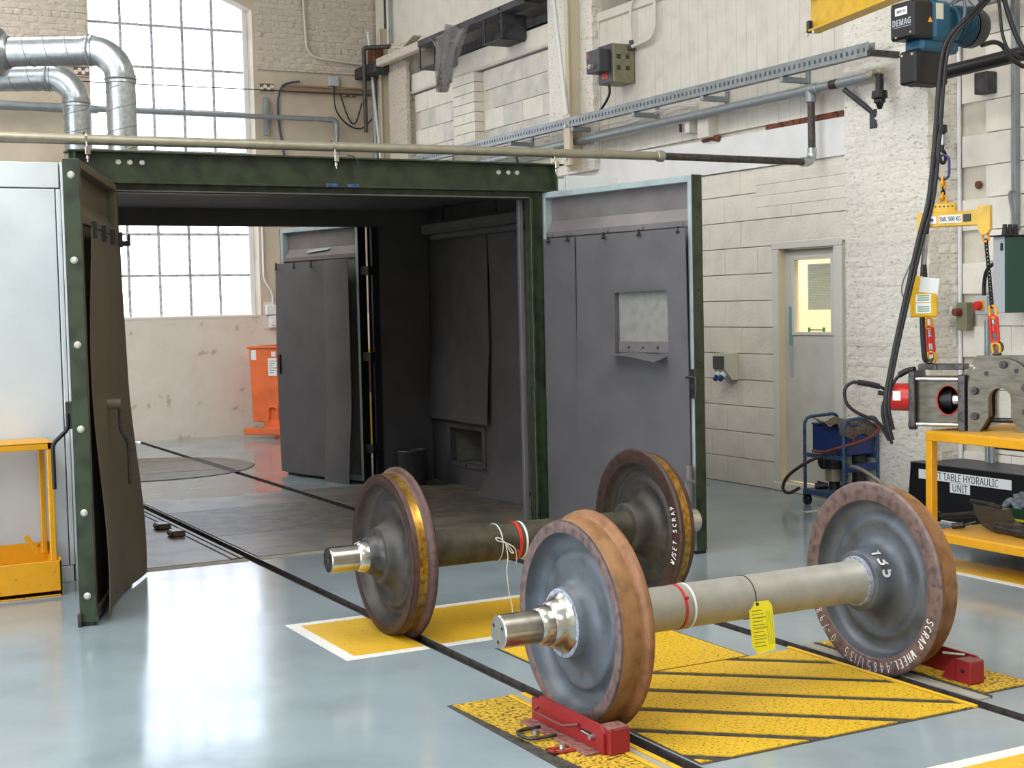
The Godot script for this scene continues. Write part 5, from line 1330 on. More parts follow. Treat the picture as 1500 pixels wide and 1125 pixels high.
	one("crane_cable", MB.new().tube(curve([V(6.25, 3.35, -5.86), V(6.273, 3.251, -5.85), V(6.307, 3.097, -5.823), V(6.346, 2.98, -5.795), V(6.393, 2.903, -5.765), V(6.5, 2.8, -5.7)]), 0.014, 8).tube(curve([V(6.22, 3.35, -5.86), V(6.24, 3.2, -5.85), V(6.26, 3.02, -5.84), V(6.31, 2.92, -5.8), V(6.5, 2.85, -5.7)]), 0.009, 8), M.cable, "black and grey cables hanging at the top right corner beside the hoist", "cable")
	one("pendant_cable", MB.new().tube(curve([V(6.066, 2.111, -6.229), V(6.043, 1.913, -6.228), V(6.019, 1.695, -6.228), V(6.005, 1.456, -6.22), V(6.004, 1.24, -6.205), V(6.02, 1.20, -6.20)]), 0.016, 8), M.cable, "straight black cable hanging behind the yellow document holder", "cable")
	one("cable_loop", MB.new().tube(curve([V(5.92, 2.0, -6.12), V(5.894, 1.869, -6.135), V(5.836, 1.734, -6.157), V(5.805, 1.656, -6.168), V(5.802, 1.59, -6.166), V(5.829, 1.566, -6.15), V(5.865, 1.616, -6.134), V(5.882, 1.752, -6.134), V(5.90, 1.9, -6.12)]), 0.005, 6), M.hosegrey, "thin grey cable loop hanging beside the yellow document holder", "cable")
	one("cable_joint", MB.new().cyl(V(5.90, 1.93, -6.08), V(5.89, 1.84, -6.08), 0.022, 0.018, 12, 0.004).cyl(V(5.89, 1.84, -6.08), V(5.885, 1.76, -6.08), 0.014, 0.012, 10), M.galvanised, "small silver connector on the black cable under the lifting beam", "connector")

	# hydraulic C-frame press standing on the yellow table
	var t := thing("hydraulic_press", "oily steel C-frame bearing press with red hydraulic cylinder on yellow table", "press tool", V(6.11, 0.797, -6.02), "", Basis(SD, UP, V(-0.866, 0, 0.5)))
	var cp := PackedVector2Array([V2(0.035, 0), V2(0.10, 0), V2(0.15, 0.085)])
	for k in 13:
		var a := PI - PI * k / 12
		cp.append(V2(0.212, 0.19) + V2(0.062 * cos(a), 0.062 * sin(a)))
	cp.append_array(PackedVector2Array([V2(0.274, 0.085), V2(0.325, 0), V2(0.39, 0), V2(0.39, 0.25)]))
	for k in 9:
		var a := PI * 0.0 + deg_to_rad(80.0) * k / 8
		cp.append(V2(0.39 - 0.16 + 0.16 * cos(a), 0.26 + 0.16 * sin(a)))
	for k in 9:
		var a := deg_to_rad(95.0) + deg_to_rad(80.0) * k / 8
		cp.append(V2(0.035 + 0.17 + 0.17 * cos(a), 0.25 + 0.17 * sin(a)))
	var fp := part("c_plate", MB.new().prism(cp, 0.04, Transform3D(Basis(), V(0, 0, -0.04))), M.oilsteel, t)
	var rp := PackedVector2Array([V2(0.0, 0), V2(0.10, 0), V2(0.15, 0.085)])
	for k in 13:
		var a := PI - PI * k / 12
		rp.append(V2(0.212, 0.19) + V2(0.066 * cos(a), 0.066 * sin(a)))
	rp.append_array(PackedVector2Array([V2(0.274, 0.085), V2(0.325, 0), V2(0.42, 0), V2(0.42, 0.32), V2(0.34, 0.435), V2(0.075, 0.435), V2(0.0, 0.32)]))
	part("c_plate", MB.new().prism(rp, 0.05, Transform3D(Basis(), V(0, 0, -0.095))), M.oilsteel, t)
	part("c_plate", MB.new().prism(cp, 0.04, Transform3D(Basis(), V(0, 0, -0.20))), M.oilsteel, t)
	for q in [[0.075, 0.235], [0.075, 0.09], [0.235, 0.385], [0.355, 0.255], [0.36, 0.12]]:
		var s := part("cap_screw", MB.new().cyl(V(q[0], q[1], 0), V(q[0], q[1], 0.026), 0.021, 0.021, 18, 0.004), M.darksteel, fp)
		part("socket", MB.new().cyl(V(q[0], q[1], 0.026), V(q[0], q[1], 0.0268), 0.011, 0.011, 6), M.blacksteel, s)
	for q in [[0.14, 0.335], [0.305, 0.35]]: part("hole", MB.new().cyl(V(q[0], q[1], 0.0), V(q[0], q[1], 0.0008), 0.014, 0.014, 14), M.blacksteel, fp)
	letters(t, "stamped_digit", "2", 0.03, Transform3D(Basis(V(0.55, 0.83, 0), V(-0.83, 0.55, 0), V(0, 0, 1)), V(0.052, 0.37, -0.0445)), M.boxbeige, 0.8)
	part("end_plate", MB.new().span(V(-0.02, 0.0, -0.21), V(0.022, 0.325, 0.012), 0.004), M.darksteel, t)
	part("rear_plate", MB.new().span(V(-0.305, 0.015, -0.21), V(-0.265, 0.345, 0.012), 0.006), M.darksteel, t)
	part("foot", MB.new().cyl(V(-0.31, 0.03, -0.02), V(-0.265, 0.03, -0.02), 0.03, 0.03, 14, 0.006), M.darksteel, t)
	for q in [[0.30, -0.01], [0.035, -0.01], [0.30, -0.19], [0.035, -0.19]]: part("tie_rod", MB.new().cyl(V(-0.265, q[0], q[1]), V(-0.02, q[0], q[1]), 0.013, 0.013, 14), M.bright, t)
	part("tie_rod", MB.new().cyl(V(0.02, 0.06, -0.12), V(0.42, 0.06, -0.12), 0.014, 0.014, 14), M.darksteel, t)
	# side plate with round window
	var ring := PackedVector2Array([V2(-0.265, 0.045), V2(-0.02, 0.045), V2(-0.02, 0.30), V2(-0.265, 0.30)])
	var hole := PackedVector2Array()
	for k in 28: hole.append(V2(-0.085, 0.175) + V2(0.062 * cos(TAU * k / 28), 0.083 * sin(TAU * k / 28)))
	var upper := Geometry2D.clip_polygons(PackedVector2Array([V2(-0.265, 0.175), V2(-0.02, 0.175), V2(-0.02, 0.30), V2(-0.265, 0.30)]), hole)
	var lower := Geometry2D.clip_polygons(PackedVector2Array([V2(-0.265, 0.045), V2(-0.02, 0.045), V2(-0.02, 0.175), V2(-0.265, 0.175)]), hole)
	var side := MB.new()
	for pl in upper + lower: side.prism(pl, 0.012, Transform3D(Basis(), V(0, 0, -0.045)))
	part("side_plate", side, M.oilsteel, t)
	var rr := PackedVector3Array()
	for k in 32: rr.append(V(-0.085 + 0.064 * cos(TAU * k / 32), 0.175 + 0.085 * sin(TAU * k / 32), -0.033))
	part("red_rim", MB.new().tube(rr, 0.004, 6, true), M.redclean, t)
	part("body_shell", MB.new().span(V(-0.265, 0.04, -0.20), V(-0.02, 0.05, -0.04)).span(V(-0.265, 0.30, -0.20), V(-0.02, 0.31, -0.04)).span(V(-0.265, 0.04, -0.20), V(-0.02, 0.31, -0.19)), M.darksteel, t)
	part("ram", MB.new().cyl(V(-0.265, 0.175, -0.12), V(-0.075, 0.175, -0.12), 0.068, 0.068, 24), M.blacksteel, t)
	part("ram_nose", MB.new().cyl(V(-0.075, 0.175, -0.12), V(-0.02, 0.175, -0.12), 0.05, 0.05, 24, 0.004), M.bright, t)
	part("top_bar", MB.new().span(V(-0.265, 0.352, -0.17), V(-0.155, 0.385, -0.05), 0.003).span(V(-0.155, 0.352, -0.17), V(-0.0, 0.385, -0.05), 0.003), M.darksteel, t)
	part("cylinder", MB.new().lathe(V(-0.305, 0.185, -0.12), Vector3.LEFT, PackedVector2Array([V2(0, 0.075), V2(0.004, 0.083), V2(0.13, 0.083), V2(0.145, 0.076), V2(0.15, 0.06), V2(0.15, 0)]), 32), M.redclean, t)
	part("cylinder_gland", MB.new().cyl(V(-0.32, 0.185, -0.12), V(-0.30, 0.185, -0.12), 0.086, 0.086, 28, 0.004), M.black, t)
	part("label", MB.new().span(V(-0.412, 0.17, -0.037), V(-0.365, 0.225, -0.035)), M.white, t)
	part("inlet", MB.new().cyl(V(-0.42, 0.20, -0.06), V(-0.50, 0.215, -0.03), 0.014, 0.014, 10).cyl(V(-0.46, 0.19, -0.05), V(-0.46, 0.16, -0.04), 0.012, 0.012, 8), M.darksteel, t)
	for q in [[-0.21, 0.385], [0.175, 0.435]]:
		var eb := part("eye_bolt", MB.new().cyl(V(q[0], q[1], -0.11), V(q[0], q[1] + 0.02, -0.11), 0.026, 0.024, 14, 0.004), M.darksteel, t)
		var er := PackedVector3Array()
		for k in 20: er.append(V(q[0] + 0.028 * cos(TAU * k / 20), q[1] + 0.045 + 0.028 * sin(TAU * k / 20), -0.11))
		part("eye", MB.new().tube(er, 0.010, 8, true), M.darksteel, eb)
	one("hydraulic_hose", MB.new().tube(curve([V(5.932, 1.005, -6.401), V(5.876, 1.047, -6.433), V(5.798, 1.069, -6.475), V(5.734, 1.079, -6.51), V(5.689, 1.04, -6.531), V(5.693, 0.958, -6.524), V(5.744, 0.9, -6.494), V(5.849, 0.841, -6.434), V(5.882, 0.784, -6.413), V(5.905, 0.73, -6.398)]), 0.010, 8).tube(curve([V(5.87, 1.05, -6.437), V(5.81, 1.068, -6.47), V(5.76, 1.078, -6.50)]), 0.017, 8), M.cable, "black hose looping out to the left of the red cylinder", "hose")
	one("return_hose", MB.new().tube(curve([V(6.02, 1.15, -6.30), V(6.004, 1.14, -6.36), V(5.956, 1.09, -6.392), V(5.918, 1.014, -6.409), V(5.882, 0.933, -6.423), V(5.882, 0.852, -6.418), V(5.899, 0.771, -6.403), V(5.922, 0.71, -6.388)]), 0.010, 8).tube(curve([V(6.02, 1.15, -6.30), V(6.004, 1.14, -6.35), V(5.97, 1.115, -6.38)]), 0.018, 8), M.cable, "black hose arching over the red cylinder from the press plate", "hose")

func table_side() -> void:
	var t := thing("work_table", "sturdy orange yellow painted steel table with lower shelf by the block wall", "table", V(6.0, 0, -6.2))
	part("tabletop", MB.new().span(V(0.003, 0.785, 0.003), V(0.897, 0.797, 2.6), 0.003), M.ambertop, t)
	part("top_rail", MB.new().span(V(0, 0.738, 0), V(0.05, 0.79, 2.6), 0.004).span(V(0.85, 0.738, 0), V(0.9, 0.79, 2.6), 0.004).span(V(0.051, 0.738, 0), V(0.849, 0.79, 0.05), 0.004), M.amber, t)
	for q in [[0, 0], [0.85, 0], [0, 2.55], [0.85, 2.55]]: part("leg", MB.new().span(V(q[0] + 0.0005, 0, q[1] + 0.0005), V(q[0] + 0.05, 0.7378, q[1] + 0.05), 0.004), M.amber, t)
	part("shelf", MB.new().span(V(0.01, 0.19, 0.01), V(0.89, 0.208, 2.6), 0.003), M.ambertop, t)
	part("shelf_rail", MB.new().span(V(0, 0.155, 0.05), V(0.05, 0.205, 2.6), 0.004).span(V(0.85, 0.155, 0.051), V(0.9, 0.205, 2.6), 0.004).span(V(0.051, 0.155, 0.0), V(0.849, 0.205, 0.05), 0.004), M.amber, t)
	part("rub_strip", MB.new().span(V(0.03, 0.725, 0.5), V(0.05, 0.74, 2.6), 0.002), M.black, t)
	one("yellow_guard", MB.new().prism(PackedVector2Array([V2(0, 0), V2(0.16, 0), V2(0.16, 0.24), V2(0.13, 0.25), V2(0, 0.17)]), 0.03, Transform3D(Basis(V(0.6, 0, 0.8), Vector3.UP, V(-0.8, 0, 0.6)), V(6.70, 0.797, -6.06))), M.amber, "orange yellow guard plate with slanted top behind the press opening", "guard plate")
	one("rusty_disc", MB.new().lathe(V(6.83, 1.06, -5.98), V(-0.6, 0, 0.8), PackedVector2Array([V2(0, 0), V2(0, 0.10), V2(0.04, 0.10), V2(0.04, 0.04), V2(0.09, 0.04), V2(0.09, 0)]), 28).span(V(6.76, 0.797, -6.04), V(6.88, 0.98, -5.92), 0.01), M.rimdark, "rusty brown flanged disc standing at the right edge behind the press", "disc")
	# hydraulic unit box
	var b := thing("hydraulic_unit_box", "black box against the wall lettered lift table hydraulic unit", "box", V(7.275, 0, -7.68))
	var pf := PackedVector2Array([V2(-0.02, 0), V2(2.2, 0), V2(2.2, 0.39), V2(0.02, 0.39)])
	part("body", MB.new().prism(pf, 0.12, Transform3D(Basis(V(0, 0, 1), V(0, 1, 0), V(-1, 0, 0)), V(0.12, 0, 0))).span(V(0.1205, 0, 0.10), V(0.42, 0.389, 2.2)), M.blackpanel, b)
	part("lid", MB.new().span(V(-0.004, 0.3905, 0.015), V(0.12, 0.398, 2.2)).span(V(0.1201, 0.3905, 0.10), V(0.42, 0.398, 2.2)), M.darkbox, b)
	part("floor_sealant", MB.new().span(V(-0.012, 0, 0.0), V(0.0, 0.012, 1.2), 0.003), M.whitepaint, b)
	var fb := face_to(Vector3.LEFT)
	part("label", MB.new().span(V(-0.002, 0.285, 0.10), V(0.0, 0.352, 0.95)), M.white, b)
	part("label", MB.new().span(V(-0.002, 0.215, 0.40), V(0.0, 0.282, 0.585)), M.white, b)
	letters(b, "box_lettering", "LIFT TABLE HYDRAULIC", 0.052, Transform3D(fb, V(-0.0025, 0.3185, 0.525)), M.ink, 0.84, false)
	letters(b, "box_lettering", "UNIT", 0.052, Transform3D(fb, V(-0.0025, 0.2485, 0.4925)), M.ink, 0.86, false)
	# things on the lower shelf
	var cr := thing("green_crate", "dark green open crate with rags on the lower table shelf", "crate", V(6.50, 0.208, -6.12))
	var cm := MB.new()
	cm.span(V(0, 0, 0), V(0.012, 0.11, 0.5), 0.003).span(V(0, 0, 0), V(0.3, 0.11, 0.012), 0.003).span(V(0.288, 0, 0), V(0.3, 0.11, 0.5), 0.003).span(V(0, 0, 0.488), V(0.3, 0.11, 0.5), 0.003).span(V(0, 0, 0), V(0.3, 0.01, 0.5))
	part("body", cm, M.crategreen, cr)
	part("yellow_label", MB.new().span(V(-0.002, 0.035, 0.07), V(0.0, 0.05, 0.2)), M.tagyellow, cr)
	for q in [[6.62, 0.34, -6.0, "crumpled grey blue rag on top of the green crate"], [6.68, 0.32, -5.82, "second crumpled rag in the green crate at the right edge"]]:
		var rg := MB.new(); var rows := []
		for i in 15:
			var th := PI * i / 14.0; var r := []
			for j in 23:
				var ph := TAU * j / 22.0
				var rad := 0.075 * (1.0 + 0.28 * sin(ph * 3.0 + th * 4.0) * sin(th) + 0.2 * sin(ph * 7.0 - th * 6.0) * sin(th))
				r.append(V(q[0] + rad * 1.2 * sin(th) * cos(ph), q[1] + rad * 0.85 * cos(th), q[2] + rad * sin(th) * sin(ph)))
			rows.append(r)
		one("rag", rg.sheet(rows, 0.002), M.rag, q[3], "rag", "rags in the green crate")
	one("white_hose_piece", MB.new().tube(curve([V(6.53, 0.22, -6.09), V(6.53, 0.31, -6.09), V(6.53, 0.355, -6.04), V(6.53, 0.31, -5.985), V(6.53, 0.22, -5.98)]), 0.022, 12), M.rag, "pale blue curved hose end standing in the green crate", "hose")
	var cl := thing("screw_clamp", "oily brown steel clamp with black handle on the lower table shelf", "clamp", V(6.28, 0.208, -5.95))
	part("jaw", MB.new().prism(PackedVector2Array([V2(-0.17, 0.15), V2(-0.16, 0.10), V2(-0.10, 0.03), V2(0.0, 0.0), V2(0.35, 0.0), V2(0.35, 0.05), V2(0.30, 0.14), V2(0.25, 0.14), V2(0.22, 0.07), V2(0.14, 0.06), V2(0.08, 0.08), V2(0.05, 0.14), V2(-0.05, 0.15)]), 0.07, Transform3D(Basis(V(0, 0, 1), V(0, 1, 0), V(-1, 0, 0)), V(0.035, 0, 0.05))), M.oilsteel, cl)
	part("top_lever", MB.new().cyl(V(0, 0.16, -0.17), V(0, 0.15, 0.02), 0.012, 0.016, 10).cyl(V(-0.02, 0.165, -0.1), V(-0.02, 0.15, 0.08), 0.010, 0.012, 10), M.darksteel, cl)
	part("handle", MB.new().cyl(V(-0.06, 0.05, -0.36), V(0.0, 0.085, -0.12), 0.016, 0.019, 12).cyl(V(-0.07, 0.045, -0.40), V(-0.06, 0.05, -0.355), 0.03, 0.03, 14, 0.006), M.blacksteel, cl)
	part("screw", MB.new().cyl(V(-0.12, 0.018, -0.20), V(-0.09, 0.03, -0.13), 0.018, 0.018, 10, 0.003).cyl(V(-0.09, 0.03, -0.13), V(-0.05, 0.05, -0.08), 0.008, 0.008, 8), M.darksteel, cl)
	part("bar", MB.new().cyl(V(-0.04, 0.035, 0.06), V(-0.05, 0.03, 0.22), 0.02, 0.02, 12).cyl(V(-0.05, 0.03, 0.22), V(-0.055, 0.03, 0.32), 0.03, 0.03, 12, 0.004), M.darksteel, cl)

	# hydraulic pump trolley
	var p := thing("pump_trolley", "blue tubular trolley carrying a hydraulic pump by the grey door", "trolley", V(7.06, 0, -8.57))
	for z in [0.0, 0.44]:
		part("hoop", MB.new().tube(pipe_path([V(0, 0.09, z), V(0, 0.675, z), V(0.33, 0.69, z), V(0.33, 0.09, z)], 0.07), 0.013, 12), M.bluetube, p)
	part("base_frame", MB.new().span(V(-0.015, 0.085, -0.015), V(0.35, 0.125, 0.455), 0.004), M.bluetube, p)
	for x in [0.0, 0.33]: part("side_rail", MB.new().span(V(x - 0.012, 0.375, 0.0), V(x + 0.012, 0.405, 0.44), 0.003), M.bluetube, p)
	part("cross_plate", MB.new().span(V(0.0, 0.285, 0.43), V(0.33, 0.345, 0.45), 0.003), M.blue, p)
	part("tank", MB.new().box(V(0.175, 0.515, 0.235), V(0.28, 0.215, 0.38), 0.008), M.blue, p)
	part("tank_lid", MB.new().box(V(0.175, 0.628, 0.235), V(0.29, 0.014, 0.39), 0.004), M.blue, p)
	part("level_gauge", MB.new().span(V(0.09, 0.50, 0.425), V(0.115, 0.60, 0.435), 0.003), M.hosered, p)
	part("pump_body", MB.new().cyl(V(0.14, 0.375, 0.17), V(0.14, 0.29, 0.17), 0.085, 0.085, 20, 0.006).cyl(V(0.06, 0.34, 0.13), V(0.09, 0.34, 0.13), 0.06, 0.06, 18, 0.006), M.black, p)
	part("pump_block", MB.new().cyl(V(0.14, 0.29, 0.17), V(0.14, 0.19, 0.17), 0.068, 0.068, 8, 0.004), M.oldpipe, p)
	part("pump_foot", MB.new().cyl(V(0.14, 0.19, 0.17), V(0.14, 0.125, 0.17), 0.04, 0.04, 14), M.darksteel, p)
	part("motor", MB.new().cyl(V(0.24, 0.125, 0.34), V(0.24, 0.40, 0.34), 0.055, 0.055, 18, 0.006), M.darksteel, p)
	part("fittings", MB.new().cyl(V(0.06, 0.14, 0.05), V(0.12, 0.15, 0.12), 0.03, 0.02, 10).cyl(V(0.10, 0.16, 0.02), V(0.16, 0.14, 0.06), 0.022, 0.022, 10), M.blacksteel, p)
	for q in [[0.02, 0.0], [0.31, 0.0], [0.02, 0.43], [0.31, 0.43]]:
		var cs := part("caster", MB.new().cyl(V(q[0] - 0.018, 0.04, q[1]), V(q[0] + 0.018, 0.04, q[1]), 0.04, 0.04, 18, 0.006), M.black, p)
		part("fork", MB.new().span(V(q[0] - 0.026, 0.04, q[1] - 0.015), V(q[0] - 0.020, 0.088, q[1] + 0.015)).span(V(q[0] + 0.020, 0.04, q[1] - 0.015), V(q[0] + 0.026, 0.088, q[1] + 0.015)), M.darksteel, cs)
	# cloth thrown over the tank
	var rows := []
	for i in 13:
		var r := []
		for j in 15:
			var a := lerpf(-0.03, 0.40, float(i) / 12); var z := lerpf(0.13, 0.50, float(j) / 14)
			var y := 0.652 + 0.018 * sin(a * 31.0 + z * 17.0) + 0.012 * sin(z * 53.0)
			if z > 0.425: y -= (z - 0.425) * 1.5; z = 0.44 + 0.008 * sin(a * 40.0)
			if a > 0.32: y -= (a - 0.32) * 1.0
			r.append(V(7.06 + a, y, -8.57 + z))
		rows.append(r)
	one("cloth", MB.new().sheet(rows, 0.004, false), M.cloth, "dirty grey brown cloth lying over the blue tank of the trolley", "cloth")
	one("red_hose", MB.new().tube(curve([V(7.05, 0.425, -8.46), V(7.03, 0.43, -8.3), V(7.035, 0.47, -8.16), V(7.2, 0.53, -8.05), V(7.36, 0.60, -8.08), V(7.375, 0.64, -8.2)]), 0.013, 10), M.hosered, "dull red hose wrapped around the blue tank of the trolley", "hose")
	one("brown_hose", MB.new().tube(curve([V(7.1, 0.42, -8.25), V(7.02, 0.36, -8.44), V(6.98, 0.23, -8.66), V(6.98, 0.12, -8.74), V(6.99, 0.085, -8.68), V(7.03, 0.13, -8.60)]), 0.013, 10), M.hosebrown, "dark brown hose hanging in an arc left of the pump trolley", "hose")
	one("braided_hose", MB.new().tube(curve([V(7.12, 0.33, -8.12), V(7.13, 0.32, -8.03), V(7.14, 0.27, -7.9), V(7.15, 0.20, -7.76)]), 0.016, 10).cyl(V(7.15, 0.20, -7.76), V(7.155, 0.175, -7.72), 0.02, 0.014, 8), M.oldpipe, "braided hose with brass end sticking out right of the trolley", "hose")

# ---------------------------------------------------------------- left side and back
func left_side() -> void:
	var t := thing("yellow_rack", "yellow steel frame with sheet tray beside the left white cladding", "rack", V(1.44, 0, -8.34))
	part("post", MB.new().span(V(-0.032, 0.2, 0.03), V(0.0, 0.83, 0.07), 0.003), M.amber, t)
	part("post", MB.new().span(V(-0.03, 0.2, -0.26), V(0.0, 0.83, -0.22), 0.003), M.amber, t)
	part("top_frame", MB.new().span(V(-2.0, 0.83, 0.03), V(0.012, 0.87, 0.07), 0.003).span(V(-2.0, 0.83, -0.27), V(0.012, 0.87, -0.23), 0.003).span(V(-0.03, 0.83, -0.27), V(0.012, 0.87, 0.07), 0.003).span(V(-2.0, 0.862, -0.27), V(0.01, 0.872, 0.07), 0.002), M.amber, t)
	part("tube_end", MB.new().span(V(0.0115, 0.836, 0.035), V(0.0125, 0.864, 0.064)), M.black, t)
	part("tray", MB.new().span(V(-2.0, 0.0, 0.07), V(0.02, 0.20, 0.085), 0.002).span(V(0.008, 0.0, -0.28), V(0.02, 0.215, 0.085), 0.002).span(V(-2.0, 0.01, -0.28), V(0.02, 0.03, 0.085)).span(V(-2.0, 0.0, -0.28), V(0.02, 0.26, -0.265), 0.002), M.amber, t)
	part("lean_strip", MB.new().box(V(-0.10, 0.265, -0.15), V(0.03, 0.13, 0.008), 0.002, Basis(Vector3.BACK, 0.5)), M.amber, t)
	# tipping skip by the back wall
	var s := thing("tipping_skip", "bright orange tipping skip with white labels against the back wall", "skip", V(5.77, 0, -17.46), "", Basis(Vector3.UP, deg_to_rad(-50.0)))
	var sk := MB.new()
	var pr := PackedVector2Array([V2(0, 1.13), V2(0.03, 0.22), V2(0.85, 0.16), V2(1.05, 1.13)])
	sk.prism(pr, 0.012, Transform3D(Basis(), V(0, 0, 0.5)))
	sk.prism(pr, 0.012, Transform3D(Basis(), V(0, 0, -0.3)))
	sk.box(V(0.015, 0.675, 0.1), V(0.012, 0.91, 0.8), 0.0, Basis(Vector3.BACK, 0.033)); sk.box(V(0.95, 0.645, 0.1), V(0.012, 0.99, 0.8), 0.0, Basis(Vector3.BACK, -0.203)); sk.box(V(0.44, 0.19, 0.1), V(0.82, 0.012, 0.8), 0.0, Basis(Vector3.BACK, -0.07))
	part("bin", sk, M.orange, s)
	part("rim", MB.new().span(V(-0.02, 1.12, 0.495), V(1.07, 1.15, 0.53), 0.004).span(V(-0.02, 1.12, -0.32), V(1.07, 1.15, -0.285), 0.004).span(V(-0.02, 1.12, -0.3), V(0.01, 1.15, 0.51), 0.004), M.orange, s)
	for q in [[-0.1, 0.05, 0.42, 1.0, 0.13, 0.54], [-0.1, 0.05, -0.3, 1.0, 0.13, -0.18], [0.25, 0.06, 0.541, 0.9, 0.15, 0.63]]: part("base_channel", MB.new().span(V(q[0], q[1], q[2]), V(q[3], q[4], q[5]), 0.006), M.orange, s)
	part("skid", MB.new().span(V(0.45, 0.0, -0.3), V(0.62, 0.06, 0.6), 0.004), M.orange, s)
	part("hinge_plate", MB.new().span(V(0.2, 0.13, 0.50), V(0.5, 0.24, 0.54), 0.005), M.orange, s)
	part("latch_bar", MB.new().tube(pipe_path([V(0.27, 0.2, 0.54), V(0.27, 0.40, 0.54), V(0.40, 0.40, 0.54), V(0.40, 0.25, 0.54)], 0.05), 0.014, 8), M.orange, s)
	part("label", MB.new().span(V(0.03, 0.98, 0.512), V(0.10, 1.1, 0.515)), M.white, s)
	part("label", MB.new().span(V(0.32, 1.02, 0.512), V(0.38, 1.08, 0.515)), M.whitebar, s)
	var nt := part("label", MB.new().span(V(0.27, 0.78, 0.512), V(0.39, 1.0, 0.515)), M.white, s)
	for k in 6: part("print_line", MB.new().span(V(0.29, 0.82 + k * 0.028, 0.515), V(0.29 + (0.05 + 0.03 * (k % 3)), 0.827 + k * 0.028, 0.516)), M.hosegrey, nt)
	# something yellow and dark red seen through the door gap
	var g := thing("tool_cupboard", "yellow cupboard with dark red middle seen through the booth hinge gap", "cupboard", V(5.45, 0, -14.3))
	part("body", MB.new().span(V(0, 0.12, 0), V(0.7, 1.16, 0.3), 0.006), M.yellow, g)
	part("red_panel", MB.new().span(V(0.02, 0.70, 0.3), V(0.68, 1.11, 0.306), 0.002), M.hosered, g)
	part("plinth", MB.new().span(V(0, 0, 0.02), V(0.7, 0.12, 0.28)), M.creampaint, g)
	one("drum", MB.new().lathe(V(5.12, 0.006, -11.62), Vector3.UP, PackedVector2Array([V2(0, 0), V2(0, 0.115), V2(0.05, 0.12), V2(0.29, 0.13), V2(0.30, 0.136), V2(0.31, 0.13), V2(0.30, 0.122), V2(0.06, 0.11), V2(0.06, 0)]), 28), M.darkbox, "dark round bucket standing in the corner inside the blast booth", "bucket")

# ---------------------------------------------------------------- wheelsets
func wheel(par: Node3D, x_in: float, out: float, r: float, W: float, webm: Material, rimm: Material, treadm: Material, stripem: Material = null, flangem: Material = null) -> Node3D:
	# a: distance from the back face outwards; axis along +-X
	var ax := V(out, 0, 0); var o := V(x_in, 0, 0); var fl := r + 0.028
	var ri := r - 0.052
	var web := MB.new()
	web.lathe(o, ax, PackedVector2Array([V2(0.004, ri), V2(0.030, ri - 0.010), V2(0.048, ri - 0.022), V2(0.058, ri - 0.042), V2(0.058, ri - 0.060), V2(0.050, ri - 0.074), V2(0.042, ri - 0.086), V2(0.042, ri - 0.096), V2(0.052, ri - 0.112), V2(0.058, ri - 0.130), V2(0.056, ri - 0.155), V2(0.040, ri - 0.180), V2(0.012, ri - 0.196), V2(-0.02, ri - 0.203), V2(-0.066, ri - 0.207), V2(-0.07, ri - 0.211), V2(-0.07, 0.08)]), 96, 50.0)
	web.lathe(o, ax, PackedVector2Array([V2(W - 0.002, ri + 0.002), V2(W - 0.024, ri - 0.004), V2(W - 0.048, ri - 0.014), V2(W - 0.062, ri - 0.032), V2(W - 0.064, ri - 0.055), V2(W - 0.060, ri - 0.068), V2(W - 0.046, ri - 0.078), V2(W - 0.040, ri - 0.086), V2(W - 0.044, ri - 0.105), V2(W - 0.046, ri - 0.140), V2(W - 0.036, ri - 0.172), V2(W - 0.004, ri - 0.196), V2(W + 0.022, ri - 0.202), V2(W + 0.026, ri - 0.208), V2(W + 0.026, 0.07)]), 96, 50.0)
	var w := part("wheel", web, webm, par)
	part("rim", MB.new().lathe(o, ax, PackedVector2Array([V2(0.010, ri - 0.002), V2(0.004, ri), V2(0.0, ri + 0.006), V2(0.0, fl - 0.014), V2(0.003, fl - 0.005), V2(0.009, fl)]), 96, 60.0).lathe(o, ax, PackedVector2Array([V2(W - 0.006, r - 0.002), V2(W, r - 0.008), V2(W, ri + 0.008), V2(W - 0.002, ri + 0.002), V2(W - 0.012, ri)]), 96, 60.0), rimm, w)
	var tp := [V2(0.009, fl), V2(0.018, fl - 0.001), V2(0.027, fl - 0.008), V2(0.032, fl - 0.018), V2(0.038, r + 0.004), V2(0.046, r + 0.0012)]
	var t2 := [V2(0.046, r + 0.0012), V2(0.06, r), V2(0.086, r - 0.001)]
	var t3 := [V2(0.086, r - 0.001), V2(W - 0.012, r - 0.002), V2(W - 0.006, r - 0.002), V2(W, r - 0.008)]
	if stripem == null:
		part("tread", MB.new().lathe(o, ax, PackedVector2Array(t2 + t3.slice(1)), 96, 60.0), treadm, w)
		part("flange", MB.new().lathe(o, ax, PackedVector2Array(tp), 96, 60.0), flangem, w)
	else:
		part("flange", MB.new().lathe(o, ax, PackedVector2Array(tp), 96, 60.0), treadm, w)
		part("tread", MB.new().lathe(o, ax, PackedVector2Array(t2), 96, 60.0), stripem, w)
		part("rim_edge", MB.new().lathe(o, ax, PackedVector2Array(t3), 96, 60.0), treadm, w)
	return w

